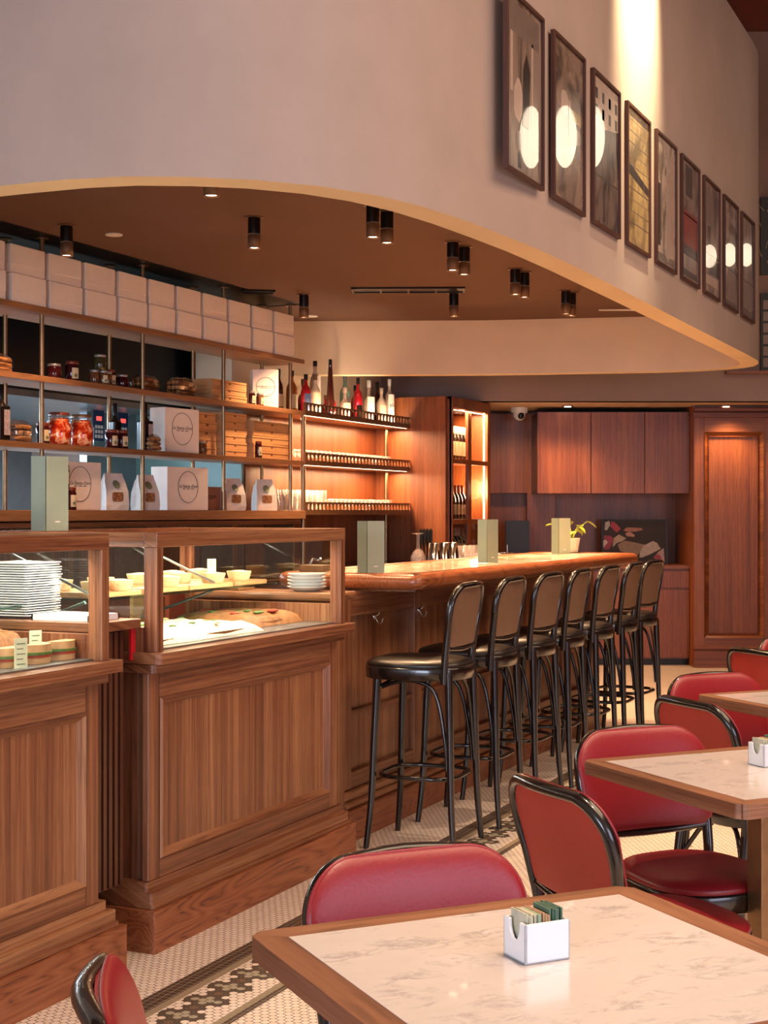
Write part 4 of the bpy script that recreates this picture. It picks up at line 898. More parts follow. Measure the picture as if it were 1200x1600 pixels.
def bent_chair(name, label, cat, group, Hs, Ht, stool):
    """front is +y; Hs seat height, Ht top of the back"""
    t = root(name, (0, 0, 0), 0, label, cat, group)
    bl = M['black_gloss']; front = M['black_leather'] if stool else M['red_leather']; rear_ = M['brown_leather'] if stool else M['red_back']
    out = squircle(.200, .222 if stool else .205, .014 if stool else 0.0)
    fz = Hs-.028
    m = MB(); n = len(out); vs = [(x*q, y*q, z) for q, z in ((.985, fz-.052), (1.01, fz-.048), (1.015, fz-.006), (1.0, fz), (.8, fz), (.8, fz-.052)) for x, y in out]
    m.add(vs, [(i*n+k, i*n+(k+1) % n, ((i+1) % 6)*n+(k+1) % n, ((i+1) % 6)*n+k) for i in range(6) for k in range(n)], True); m.build('seat_frame', bl, t)
    seatpad([(x*.985, y*.985) for x, y in out], fz, .038).build('seat', front, t)
    # back hoop continuing down into the seat sides
    W = .190 if stool else .205; r = .092 if stool else .095; wb = .172 if stool else .185
    by = (lambda z: -.150-.048*max(0, (z-Hs+.05)/(Ht-Hs+.05))**1.25) if stool else (lambda z: -.190-.085*max(0, (z-Hs+.05)/(Ht-Hs+.05))**1.25)
    P = [(-wb, by(Hs-.09), Hs-.09), (-wb-.002, by(Hs), Hs), (-(wb+W)/2, by(Hs+.13), Hs+.13), (-W, by(Ht-r-.04), Ht-r-.04)]
    arc = [(-W+r-r*math.cos(a), by(Ht-r+r*math.sin(a)), Ht-r+r*math.sin(a)) for a in [PI/2*k/6 for k in range(7)]]
    top = [(0, by(Ht)-.012, Ht+.004)]
    path = P+arc+top+[(-x, y, z) for x, y, z in (P+arc)[::-1]]
    path = smoothpath(path, 3); path = [(x, y-.022*(1-(x/W)**2), z) if z > Ht-r*1.3 else (x, y, z) for x, y, z in [tuple(p) for p in path]]
    MB().tube(path,   .0135, 10, flat=1.15).build('back_frame', bl, t)
    z0 = Hs+(.055 if stool else .055)
    rail = smoothpath([(-wb-.003, by(z0), z0), (-wb*.5, by(z0)-.012, z0-.008), (0, by(z0)-.016, z0-.011), (wb*.5, by(z0)-.012, z0-.008), (wb+.003, by(z0), z0)], 4)
    MB().tube(rail, .011, 8).build('back_rail', bl, t)
    # upholstered back panel
    def panel(sgn, thick, bulge, mat, nm, zb, inset):
        m = MB(); rows = 30; cols = 22; vs = []; zt = Ht-inset
        for i in range(rows+1):
            q = .5-.5*math.cos(PI*i/rows); z = zb+(zt-zb)*q; tz = max(0, z-(Ht-r)); wfull = (wb+(W-wb)*min(1, (z-Hs)/.25))
            Rr = r-inset; hw = (W-r+math.sqrt(max(0, Rr*Rr-tz*tz))) if z > Ht-r else wfull-inset
            lo = max(0, .03-(z-zb)); hw -= (.03-math.sqrt(max(0, .03**2-lo*lo))) if lo > 0 else 0
            for j in range(cols+1):
                s_ = -math.cos(PI*j/cols); x = hw*s_; e = min(1, (1-abs(s_)**5))*min(1, (1-abs(q*2-1)**6)); yc = by(z)-.020*(1-(x/W)**2)
                vs.append((x, yc+sgn*(thick+bulge*max(0, e)**.5), z))
        m.add(vs, [(i*(cols+1)+j, i*(cols+1)+j+1, (i+1)*(cols+1)+j+1, (i+1)*(cols+1)+j) for i in range(rows) for j in range(cols)], True)
        # rim down to the mid-plane
        rim = [j for j in range(cols+1)]+[i*(cols+1)+cols for i in range(1, rows+1)]+[rows*(cols+1)+j for j in range(cols-1, -1, -1)]+[i*(cols+1) for i in range(rows-1, 0, -1)]
        rv = [vs[k] for k in rim]; rb = [(x*.985, y-sgn*thick*.7, z) for x, y, z in rv]; nr = len(rv)
        m.add(rv+rb, [(k, (k+1) % nr, nr+(k+1) % nr, nr+k) for k in range(nr)], True)
        o = m.build(nm, mat, t); return rv
    rv = panel(1, .010 if stool else .0155, .014, front, 'backrest', z0+.004, .008 if stool else -.009)
    panel(-1, .003, .003, rear_, 'back_cover', z0+.004, .008)
    MB().tube([(x, y+(.003 if stool else -.002), z) for x, y, z in rv], .0035, 6, closed=True).build('piping', front, t)
    # legs
    if stool: fl, rl = (.150, .150, .182, .186), (.158, -.165, .180, -.192)
    else: fl, rl = (.160, .160, .190, .200), (.168, -.175, .185, -.235)
    for sx in (-1, 1):
        for (a, b, c, d), isf in ((fl, 1), (rl, 0)):
            pts = smoothpath([(sx*a, b, fz-.02), (sx*(a*.7+c*.3), b*.7+d*.3, Hs*.6), (sx*(a*.35+c*.65), b*.4+d*.6, Hs*.25), (sx*(c+.002), d*1.02, 0)], 4)
            n_ = len(pts); MB().tube(pts, [.0175-.0055*(k/(n_-1))**1.2 for k in range(n_)], 10).build('leg', bl, t)
    if stool:
        zl = .30; q = 1-zl/Hs; ex = .165; ey = .172
        ring = [(x, y, zl) for x, y in rr(-ex, ex, -ey-.005, ey-.005, (.11, .11, .11, .11), 5)]
        MB().tube(ring, .0095, 8, closed=True).build('foot_ring', bl, t)
    lo = .34 if stool else .24; k_ = Hs-.085
    def lerpleg(L, z): f_ = 1-z/(fz); return (L[0]+(L[2]-L[0])*f_, L[1]+(L[3]-L[1])*f_)
    for sx in (-1, 1):
        a = lerpleg(rl, lo); b = lerpleg(rl, lo+.12)
        pts = smoothpath([(sx*(a[0]-.006), a[1]+.020, lo), (sx*(b[0]-.008), b[1]+.026, lo+.12), (sx*.150, -.105, k_-.05), (sx*.148, -.02, k_+.0), (sx*.148, .06, k_-.005), (sx*.14, .135, k_-.03)], 6)
        MB().tube(pts, .0085, 8).build('side_brace', bl, t)
    for L, sy in ((fl, 1), (rl, -1)):
        a = lerpleg(L, k_-.04)
        if sy < 0:
            lo2 = lo; a2 = lerpleg(L, lo2)
            pts = smoothpath([(-a2[0]+.02, a2[1]+.004, lo2), (-a[0]+.03, a[1]+.01, k_-.10), (-.075, -.15, k_-.008), (0, -.15, k_+.004), (.075, -.15, k_-.008), (a[0]-.03, a[1]+.01, k_-.10), (a2[0]-.02, a2[1]+.004, lo2)], 5)
        else: pts = smoothpath([(-a[0]+.01, a[1], k_-.035), (-.07, .10, k_+.002), (0, .085, k_+.008), (.07, .10, k_+.002), (a[0]-.01, a[1], k_-.035)], 5)
        MB().tube(pts, .0085, 8).build('front_brace' if sy > 0 else 'rear_brace', bl, t)
    return t
ordi = ['nearest', 'second', 'third', 'fourth', 'fifth', 'sixth', 'farthest']
stool = bent_chair('bar_stool', 'black bentwood bar stool with leather seat, nearest to the display cases', 'bar stool', 'black bar stools along the bar', .785, 1.095, True)
SX, SR = -2.425, PI/2
stool.location = (SX, 5.74, 0); stool.rotation_euler = (0, 0, SR+.05)
for i, y in enumerate((6.31, 6.86, 7.365, 7.885, 8.43, 8.90)):
    dup(stool, (SX+random.uniform(-.01, .01), y, 0), SR+(.03, -.02, .05, 0, .03, -.06)[i], 'black bentwood bar stool with leather seat, %s counting from the display cases' % ('second', 'third', 'fourth', 'fifth', 'sixth', 'seventh and last')[i])
TR = TH+math.radians(24.7)      # the square tables and their chairs stand at this turn
chair = bent_chair('dining_chair', 'x', 'chair', 'red leather bentwood dining chairs', .465, .780, False)
def chair_at(o, X, Y, face, label):
    """X, Y of the seat centre in metres right of / ahead of the viewer, face = heading in degrees clockwise from straight ahead"""
    loc = (*c2w(X, Y), 0); rz = TH-math.radians(face)
    if o is None: chair.location = loc; chair.rotation_euler = (0, 0, rz); chair['label'] = label
    else: dup(chair, loc, rz, label)
chair_at(None, .16, 2.40, 156, 'red leather bentwood chair facing forward behind the front table')
chair_at(1, .63, 3.43, 66, 'red chair seen from behind between the front table and the second table')
chair_at(1, .825, 3.90, 156, 'red chair facing forward tucked in behind the second table')
chair_at(1, 1.245, 4.90, 66, 'red chair seen from behind, just left of the third table')
chair_at(1, 1.345, 5.28, 156, 'red chair facing forward behind the third table')
chair_at(1, 1.90, 6.66, 66, 'red chair seen from behind beyond the third table, before the panelled pillar')
chair_at(1, 2.10, 6.93, 156, 'red chair at the right edge, farthest from the front table')
chair_at(1, -.085, 1.95, 80, 'red chair cut off at the bottom left corner, beside the front table')

# ---------------- tables
def cut_square(h, c): return [(-h+c, -h), (h-c, -h), (h, -h+c), (h, h-c), (h-c, h), (-h+c, h), (-h, h-c), (-h, -h+c)]
def make_table(label, S):
    t = root('dining_table', (0, 0, 0), TR, label, 'table', 'square marble tables'); h = S/2; wd = .050; th = .034
    for k in range(4):
        m = MB(); m.T = Matrix.Identity(4); a = h; i_ = h-wd; c = .022
        m.prism([(-a+c, -a), (a-c, -a), (a-c/2-.0001, -a+c/2), (i_, -i_), (-i_, -i_), (-a+c/2, -a+c/2)], .75-th, .75)
        o = m.build('edge_board', M['tab_edge'], t, .004, seg=3); o.rotation_euler = (0, 0, k*PI/2)
    MB().prism([(-h+wd, -h+wd), (h-wd, -h+wd), (h-wd, h-wd), (-h+wd, h-wd)], .738, .7505).build('marble_top', M['marble'], t)
    MB().box(-h+wd, h-wd, -h+wd, h-wd, .722, .738).build('underside', M['dz'], t)
    MB().box(-.03, .03, -.03, .03, .02, .722).build('column', M['brass'], t, .003)
    MB().box(-.21, .21, -.21, .21, 0, .018).build('base', M['black_metal'], t, .004)
    return t
def table_center(AX, AY, S):  # from the left corner
    a = math.radians(24.7); d2 = (math.cos(a), math.sin(a)); d1 = (math.sin(a), -math.cos(a)); return c2w(AX+S/2*(d1[0]+d2[0]), AY+S/2*(d1[1]+d2[1]))
S_ = .70
tb = make_table('square marble-topped table with wooden edge in the foreground', S_); tb.location = (*table_center(-.212, 2.275, S_), 0)
tb2 = dup(tb, (*table_center(.515, 3.86, .66), 0), TR, 'square marble-topped table in the middle of the right edge, second from the front')
for ch in [c for c in bpy.data.objects if c.parent == tb2]: pass
tb2.scale = (.66/.70, .66/.70, 1)
dup(tb2, (*table_center(1.11, 5.25, .66), 0), TR, 'square marble-topped table at the right edge, farthest of the three')
# sugar caddies
def caddy(x, y, z, rz, label):
    t = root('sugar_caddy', (x, y, z), rz, label, 'sugar caddy', 'white porcelain sugar caddies'); L, Wd, H_ = .076, .062, .058
    m = MB(); th = .005
    def wallp(pts, xa, xb, ax):   # prism in the y-z or x-z plane
        n = len(pts)
        if ax == 'x': vs = [(xa, a, b) for a, b in pts]+[(xb, a, b) for a, b in pts]
        else: vs = [(a, xa, b) for a, b in pts]+[(a, xb, b) for a, b in pts]
        m.add(vs, [(i, (i+1) % n, n+(i+1) % n, n+i) for i in range(n)]+[tuple(range(n)), tuple(range(2*n-1, n-1, -1))])
    notch = [(-Wd/2, 0), (Wd/2, 0), (Wd/2, H_), (Wd*.22, H_)]+[(Wd*.22*math.cos(a), H_-.004-.024*math.sin(a)) for a in [PI*k/8 for k in range(9)]]+[(-Wd*.22, H_), (-Wd/2, H_)]
    wallp(notch, -L/2, -L/2+th, 'x'); wallp(notch, L/2-th, L/2, 'x')
    for s_ in (-1, 1): wallp([(-L/2, 0), (L/2, 0), (L/2, H_), (-L/2, H_)], s_*(Wd/2-th/2)-th/2, s_*(Wd/2-th/2)+th/2, 'y')
    m.box(-L/2, L/2, -Wd/2, Wd/2, 0, .005); m.build('holder', M['white_porc'], t, .0018, seg=3)
    random.seed(2)
    kinds = [M['packet_w']]*5+[M['packet_g']]*2+[M['packet_b']]*4+[M['packet_d']]*7
    for k, pm_ in enumerate(kinds):
        xx = -L/2+.011+k*(L-.022)/17; m = MB(); hh = .066+.004*random.random()+(.006 if k > 10 else 0); q = random.uniform(-.004, .004)
        m.box(xx-.0014, xx+.0014, -Wd/2+.008+q, Wd/2-.009+q, .006, hh); o = m.build('sugar_packet', pm_, t, .0006)
    return t
M['packet_w'] = plain('cream_packet', hexc('b9b49c'), .7, 0, .12, 60); M['packet_g'] = plain('pale_green_packet', hexc('93a68a'), .7, 0, .15, 60)
M['packet_b'] = plain('tan_packet', hexc('b08a66'), .7, 0, .15, 60); M['packet_d'] = plain('green_packet', hexc('4f6a55'), .7, 0, .25, 60)
cad = caddy(*c2w(.223, 2.15), .7507, TH+math.radians(26), 'white sugar caddy with coloured packets on the front table')
dup(cad, (*c2w(.985, 3.78), .7507), TH+math.radians(26), 'white sugar caddy with packets on the second table at the right edge')

# ================================================================== stock on the open shelves
# white cake boxes, two high, on the top shelf
cols = [(5.76, 6.05), (6.08, 6.380), (6.398, 6.70), (6.72, 7.02), (7.04, 7.335), (7.352, 7.64), (7.66, 7.945), (7.965, 8.268), (8.286, 8.57), (8.59, 8.875), (8.895, 9.185)]
nth = ['first', 'second', 'third', 'fourth', 'fifth', 'sixth', 'seventh', 'eighth', 'ninth', 'tenth', 'eleventh']
random.seed(21)
for row in range(2):
    for i, (a, b) in enumerate(cols):
        h_ = .148; t = root('cake_box', (-4.972-.006*row, (a+b)/2+(random.uniform(-.003, .003) if row else 0), 2.4852+row*(h_+.001)), 0, 'plain white cake box on the top shelf, %s from the left in the %s row' % (nth[i], ('lower', 'upper')[row]), 'box', 'white cake boxes on the top shelf')
        hw = (b-a)/2-.010; MB().box(-.100, .104, -hw, hw, 0, h_-.03).build('tray', M['white_card'], t, .002)
        m = MB(); q = random.uniform(-.003, .003); m.box(-.101, .1055, -hw-.0015, hw+.0015, h_*.30, h_-.001); m.build('lid', M['white_card'], t, .003)
def jar(x, y, z, r, h, label, body='jam', lid='lid', lab=True, group=None):
    t = root('jar', (x, y, z), random.uniform(-.5, -.2), label, 'jar', group)
    MB().lathe([(r*.92, 0), (r, .004), (r, h*.74), (r*.86, h*.83), (r*.82, h*.85), (.001, h*.85)], seg=18).build('glass_body', M[body], t)
    MB().lathe([(r*.9, h*.84), (r*.92, h*.85), (r*.92, h*.985), (r*.88, h), (.001, h)], seg=18).build('lid', M[lid], t)
    if lab:
        m = MB(); n = 8; vs = []
        for k in range(n+1):
            a = -.55+1.1*k/n
            for zz in (h*.14, h*.66): vs.append(((r+.0008)*math.cos(a), (r+.0008)*math.sin(a), zz))
        m.add(vs+[(x_*.98, y_*.98, z_) for x_, y_, z_ in vs], [(2*k, 2*k+2, 2*k+3, 2*k+1) for k in range(n)]); m.build('paper_label', M['jar_label'], t)
        mb = MB(); q = r+.001; mb.sphere((q, 0, h*.3), r*.28, 8, 6, .05, 1, 1); mb.build('label_emblem', M['seal'], t)
    return t
Z1, Z2, Z3, Z4 = 1.4105, 1.7655, 2.1205, 2.4855
M['olive'] = plain('preserved_greens', hexc('3d3418'), .15, 0, .4, 40); M['beans'] = plain('preserved_beans', hexc('6a4026'), .15, 0, .4, 60)
for args in (
 (-4.95, 6.55, Z3, .040, .085, 'short jar with grey lid, leftmost on the second shelf', 'jam', 'lid', False), (-4.95, 6.71, Z3, .038, .115, 'tall dark jar with red lid on the second shelf', 'jam', 'lid_red', True),
 (-4.93, 6.89, Z3, .027, .082, 'small grey-lidded jar, left of the trio under the tall jar', 'beans', 'lid', False), (-4.91, 6.948, Z3, .027, .082, 'small grey-lidded jar in the middle under the tall jar', 'beans', 'lid', True),
 (-4.92, 7.007, Z3, .025, .082, 'small grey-lidded jar right of the middle of the trio', 'beans', 'lid', False), (-4.95, 7.075, Z3, .030, .100, 'labelled jar with red lid at the right of the small jars', 'jam', 'lid_red', True),
 (-4.92, 6.93, Z3+.0825, .036, .088, 'greenish jar stacked on top of the small jars', 'olive', 'lid', False), (-4.95, 7.19, Z3, .038, .080, 'dark squat jar with grey lid beside the brass post', 'jam', 'lid', False),
 (-4.92, 8.67, Z3, .022, .095, 'small dark jar in front of the flat cardboard boxes on the second shelf', 'jam', 'lid', True), (-4.91, 8.76, Z3, .026, .085, 'small jar beside the white gift box on the second shelf', 'beans', 'lid', True),
 (-4.95, 6.45, Z2, .036, .115, 'dark red jam jar standing left of the two big pickle jars', 'jam', 'lid_red', True),
 (-4.93, 7.055, Z2, .036, .108, 'dark jam jar with cream label, left of the pair before the tall bottle', 'jam', 'lid_red', True), (-4.93, 7.16, Z2, .036, .110, 'dark jam jar with cream label, right of the pair before the tall bottle', 'jam', 'lid_red', True),
 (-4.96, 8.02, Z2+.0845, .018, .10, 'thin white-lidded shaker jar behind the white box on the third shelf', 'beans', 'white_plastic', True), (-4.93, 8.05, Z2, .027, .084, 'small grey-lidded jar right of the white box on the third shelf', 'beans', 'lid', False),
 (-4.885, 8.695, Z2, .024, .112, 'labelled jam jar between the two stacks of cardboard pizza boxes', 'jam', 'lid_red', True),
 (-4.90, 6.545, Z1, .036, .125, 'lower left jam jar behind the tall green menu', 'jam', 'lid_red', True), (-4.90, 6.622, Z1, .036, .125, 'lower right jam jar beside the tall green menu', 'jam', 'lid_red', True), (-4.90, 6.56, Z1+.1255, .036, .12, 'jam jar stacked on the two jars beside the tall green menu', 'jam', 'lid_red', True)):
    jar(*args)
tag(MB().lathe([(.018, 0), (.018, .084), (.001, .084)], seg=12).build('spice_tin', M['olive'], loc=(-4.96, 8.02, Z2)), 'small dark tin under the thin shaker jar', 'tin')
for i, (y, lab) in enumerate(((6.62, 'big clip jar of red and orange pickled peppers, left of the pair'), (6.82, 'big clip jar of red and white pickled peppers, right of the pair'))):
    t = root('pickle_jar', (-4.97, y, Z2), .3, lab, 'jar', 'big pickle jars'); r = .072
    MB().lathe([(r*.78, 0), (r*.86, .006), (r*.93, .05), (r*.93, .10), (r*.72, .138), (r*.66, .15), (.001, .15)], seg=24).build('peppers', M['peppers'], t)
    MB().lathe([(r*.84, 0), (r*.95, .01), (r, .05), (r, .105), (r*.78, .145), (r*.74, .165), (r*.74, .17)], seg=24, cap=False).build('glass_body', M['glass'], t)
    MB().lathe([(r*.80, .166), (r*.80, .172), (r*.74, .180), (.001, .182)], seg=24).build('glass_lid', M['lid_red' if i == 0 else 'brass'], t)
    MB().tube([(r*.8*math.cos(a), r*.8*math.sin(a), .163) for a in [2*PI*k/20 for k in range(20)]], .002, 6, closed=True).build('clip_wire', M['chrome'], t)
def bottle_dark(y, x, z, lab, h=.29, r=.036, label=True):
    t = root('oil_bottle', (x, y, z), -.3, lab, 'bottle')
    m = MB(); m.box(-r, r, -r, r, 0, h*.62); m.build('body', M['black_gloss'], t, .008); MB().lathe([(r*.9, h*.60), (r*.42, h*.70), (r*.38, h*.78), (.001, h*.78)], seg=16).build('shoulder', M['black_gloss'], t)
    MB().lathe([(r*.44, h*.74), (r*.44, h), (.001, h)], seg=14).build('cap', M['black'], t)
    if label:
        pmx = MB().box(r, r+.001, -r*.1, r*.9, h*.1, h*.55).build('patterned_label', M['maiolica'], t)
def maio():
    s = NT('red_white_pattern_label'); n = s.n('ShaderNodeTexVoronoi'); s.l(s.obj((60, 60, 60)), n.inputs['Vector']); s.setp(Base_Color=s.ramp(n.outputs['Distance'], [(.3, hexc('b03030')), (.42, hexc('d8cfc0')), (.7, hexc('3a4a5a'))]), Roughness=.5); return s.m
M['maiolica'] = maio()
bottle_dark(6.065, -4.92, Z2, 'black square oil bottle with red and white label at the left edge')
bottle_dark(7.235, -5.03, Z2, 'slim black bottle standing behind the pair of jam jars', .275, .028, False)
bottle_dark(7.43, -4.95, Z2, 'black square oil bottle with patterned label beside the white box', .29, .036)
def cello_bag(x, y, z, L, Wd, H_, rz, label, fill='sticks', tilt=0):
    t = root('cellophane_bag', (x, y, z), rz, label, 'bag'); random.seed(int(y*100))
    for k in range(9):
        m = MB(); q = k//3; dx = (k % 3-1)*Wd*.26; zz = H_*.15+q*H_*.26
        m.tube([(dx+random.uniform(-.004, .004), -L*.40, zz), (dx, 0, zz+.004), (dx+random.uniform(-.004, .004), L*.40, zz)], H_*.125, 7); m.build('breadstick_bundle', M[fill], t)
    m = MB(); n = 14; rings = []
    for i in range(9):
        q = i/8*2-1; sc2 = (1-abs(q)**4*.55); rings += [(Wd*.55*sc2*math.cos(2*PI*k/n)*(1+random.uniform(-.08, .1)), q*L/2, max(0.0, H_*.52+H_*.52*sc2*math.sin(2*PI*k/n)*(1+random.uniform(-.08, .05)))) for k in range(n)]
    m.add(rings, [(i*n+k, i*n+(k+1) % n, (i+1)*n+(k+1) % n, (i+1)*n+k) for i in range(8) for k in range(n)]); m.build('wrapper', M['cello'], t)
    return t
cello_bag(-4.97, 6.05, Z3, .30, .11, .10, 0, 'cellophane bag of breadsticks at the left end of the second shelf')
cello_bag(-4.97, 7.46, Z3, .24, .12, .10, .12, 'cellophane bag of dark breadsticks, left of the two on the second shelf')
cello_bag(-4.95, 7.83, Z3, .26, .12, .115, .05, 'cellophane bag of breadsticks beside the flat cardboard boxes')
cello_bag(-4.92, 6.21, Z2, .13, .09, .11, -.2, 'small crinkled cellophane bag next to the labelled bottle at far left')
cello_bag(-4.888, 7.43, Z2, .11, .045, .10, 0, 'small shiny cellophane bag in front of the black oil bottle')
struct(MB().box(-6.06, -6.0, 8.3, 8.89, 0, 2.09).build('wall_hatch_end', M['steel']))
struct(MB().box(-5.99, -5.17, 8.96, 8.995, 0, 2.09).build('wall_hatch_return', M['teal']))
# keypads on the kitchen wall side
for y, lab in ((8.43, 'left'), (8.72, 'right')):
    t = root('keypad', (-5.998, y, 1.88), 0, 'blue wall keypad with red digits seen behind the jars, %s one' % lab, 'keypad', 'blue keypads')
    MB().box(-.02, .0, -.07, .07, 0, .24).build('housing', M['steel'], t, .004); MB().box(0, .004, -.06, .06, .01, .23).build('face', plain('keypad_blue', hexc('1c2a50'), .4), t)
    MB().box(.004, .006, -.03, .03, .15, .18).build('digits', emit('keypad_red_digits', (1, .1, .08), .7), t)
    m = MB()
    for a in range(3):
        for b in range(3): m.box(.004, .0065, -.045+.033*a, -.022+.033*a, .03+.033*b, .052+.033*b)
    m.build('buttons', M['white_plastic'], t)
# gift boxes with round logo
def gift_box(x, y, z, dx, dy, h, rz, label, oval=1.0, face='x'):
    t = root('gift_box', (x, y, z), rz, label, 'box', None)
    MB().box(-dx/2, dx/2, -dy/2, dy/2, 0, h).build('box_body', M['white_card'], t, .003)
    R = min(dy, h)*.36; m = MB(); n = 44; zc = h*.54
    Mx = Matrix.Translation((dx/2+.0006, 0, zc)) @ FACE_X
    m.T = Mx; pts = [(R*oval*math.cos(2*PI*k/n), R*math.sin(2*PI*k/n), 0) for k in range(n)]; m.tube(pts, .0016, 5, closed=True); m.build('logo_ring', M['ink'], t)
    text("La Stanza d'oro", R*.30, M['ink'], t, Matrix.Translation((dx/2+.0004, 0, zc+R*.05)) @ FACE_X, 'logo_lettering', .35, 1.0)
    m = MB()
    for k in range(3): m.box(dx/2, dx/2+.0008, -R*.55+k*R*.42, -R*.25+k*R*.42, zc-R*.14, zc-R*.10)
    m.build('logo_line', M['ink'], t)
    return t
gift_box(-4.985, 8.955, Z3, .15, .18, .262, -.95, 'white gift box with round logo at the right end of the second shelf')
gift_box(-4.965, 7.78, Z2, .12, .33, .275, -.12, 'white gift box with round logo on the third shelf')
gift_box(-4.97, 6.73, Z1, .12, .38, .268, -.03, 'white gift box with round logo beside the tall green menu')
gift_box(-4.965, 7.84, Z1, .13, .40, .268, -.12, 'white gift box with round logo in the middle of the lowest shelf')
# paper bags with window and round seal
def paper_bag(x, y, z, wy, h, rz, label):
    t = root('paper_bag', (x, y, z), rz, label, 'paper bag', 'white paper bags of biscuits'); random.seed(int(y*37)); w2 = wy/2; d = .045
    lv = [(0, d, w2), (.03, d*1.05, w2*1.04), (h*.5, d*.95, w2*1.0), (h*.8, d*.4, w2*.92), (h*.88, .012, w2*.82), (h, .004, w2*.80)]
    vs = []
    for z_, a, b in lv:
        for sx, sy in ((1, -1), (1, -.33), (1, .33), (1, 1), (0, 1.0), (-1, 1), (-1, 0), (-1, -1), (0, -1.0)):
            q = .93 if sx == 0 and 0 < z_ < h*.85 else 1
            vs.append((a*sx+random.uniform(-.002, .002), b*sy*q+random.uniform(-.0015, .0015), z_))
    n = 9; m = MB(); m.add(vs, [(i*n+k, i*n+(k+1) % n, (i+1)*n+(k+1) % n, (i+1)*n+k) for i in range(5) for k in range(n)]+[tuple(range(n)), tuple(range(5*n, 6*n))]); m.build('bag', M['paper'], t)
    m = MB(); m.T = Matrix.Translation((d+.0025, 0, h*.36)) @ FACE_X; pts = rr(-w2*.48, w2*.48, -h*.13, h*.13, (.012,)*4, 4); m.prism(pts, -.001, .001); m.build('window', M['biscuit'], t)
    m = MB(); m.T = Matrix.Translation((d*.62+.004, 0, h*.70)) @ Matrix.Rotation(math.radians(-32), 4, 'Y') @ FACE_X; m.prism([(.023*math.cos(2*PI*k/24), .027*math.sin(2*PI*k/24)) for k in range(24)], -.0015, .0025); m.build('round_seal', M['seal'], t)
def bisc():
    s = NT('biscuits_behind_window'); n = s.n('ShaderNodeTexVoronoi'); s.l(s.obj((38, 38, 38)), n.inputs['Vector']); s.setp(Base_Color=s.ramp(n.outputs['Distance'], [(.2, hexc('c99d6e')), (.5, hexc('8a5230')), (.75, hexc('2c140c'))]), Roughness=.35); return s.m
M['biscuit'] = bisc()
paper_bag(-4.95, 7.10, Z1, .155, .213, -.35, 'white paper biscuit bag, leftmost, right of the logo box')
paper_bag(-4.95, 7.43, Z1, .145, .212, -.30, 'white paper biscuit bag half hidden by the brass post')
paper_bag(-4.95, 8.46, Z1, .150, .212, -.45, 'white paper biscuit bag before the printed cardboard carton, right side')
paper_bag(-4.95, 8.89, Z1, .150, .214, -.60, 'white paper biscuit bag at the right end, next to the glasses')
ct = root('printed_carton', (-5.048, 8.26, Z1), -.05, 'kraft cardboard carton with dark lettering behind the paper bag', 'carton')
MB().box(-.03, .03, -.17, .17, 0, .155).build('carton', M['pinkkraft'] if 'pinkkraft' in M else plain('pink_kraft', hexc('a8765c'), .7), ct, .003)
text('OSEPI', .036, M['ink'], ct, Matrix.Translation((.0305, .045, .085)) @ FACE_X, 'printed_lettering', 0, 1.15)
# pizza boxes
def flatbox(x, y, z, dx, dy, h, rz, label, group):
    t = root('pizza_box', (x, y, z), rz, label, 'pizza box', group)
    MB().box(-dx/2, dx/2, -dy/2, dy/2, 0, h-.004).build('tray', M['kraft'], t, .0015)
    MB().box(-dx/2-.0015, dx/2+.001, -dy/2-.0015, dy/2+.0015, h-.0045-.010, h-.0005).build('lid', M['kraft'], t, .0015)
    m = MB(); m.box(dx/2+.0005, dx/2+.0016, -dy/2, dy/2, h-.017, h-.0145); m.prism([(dx/2-.002, -.012), (dx/2+.0018, -.012), (dx/2+.0018, .012), (dx/2-.002, .012)], h*.42, h-.0145); m.build('flap_slot', M['kraft_dark'], t)
def boxstack(x, y, z, dx, dy, h, n, where, group):
    names = {3: ['bottom', 'middle', 'top'], 5: ['bottom', 'second from bottom', 'middle', 'second from top', 'top'], 6: ['bottom', 'second', 'third', 'fourth', 'fifth', 'topmost sixth']}[n]
    for k in range(n): flatbox(x+random.uniform(-.003, .003), y+random.uniform(-.008, .008), z+k*h, dx, dy, h, random.uniform(-.01, .01), 'kraft pizza box, %s %s' % (names[k], where), group)
random.seed(8)
boxstack(-5.01, 8.40, Z3, .15, .44, .0475, 3, 'in the low stack on the second shelf', 'low stack of pizza boxes on the second shelf')
boxstack(-5.01, 8.47, Z2, .15, .30, .0485, 6, 'in the six-high stack on the third shelf', 'six-high stack of pizza boxes')
boxstack(-5.01, 8.97, Z2, .15, .52, .0515, 5, 'in the five-high stack ending the third shelf', 'five-high stack of pizza boxes')
boxstack(-5.02, 8.14, Z2, .13, .24, .0545, 5, 'in the shaded stack beside the white box', 'shaded stack of pizza boxes')

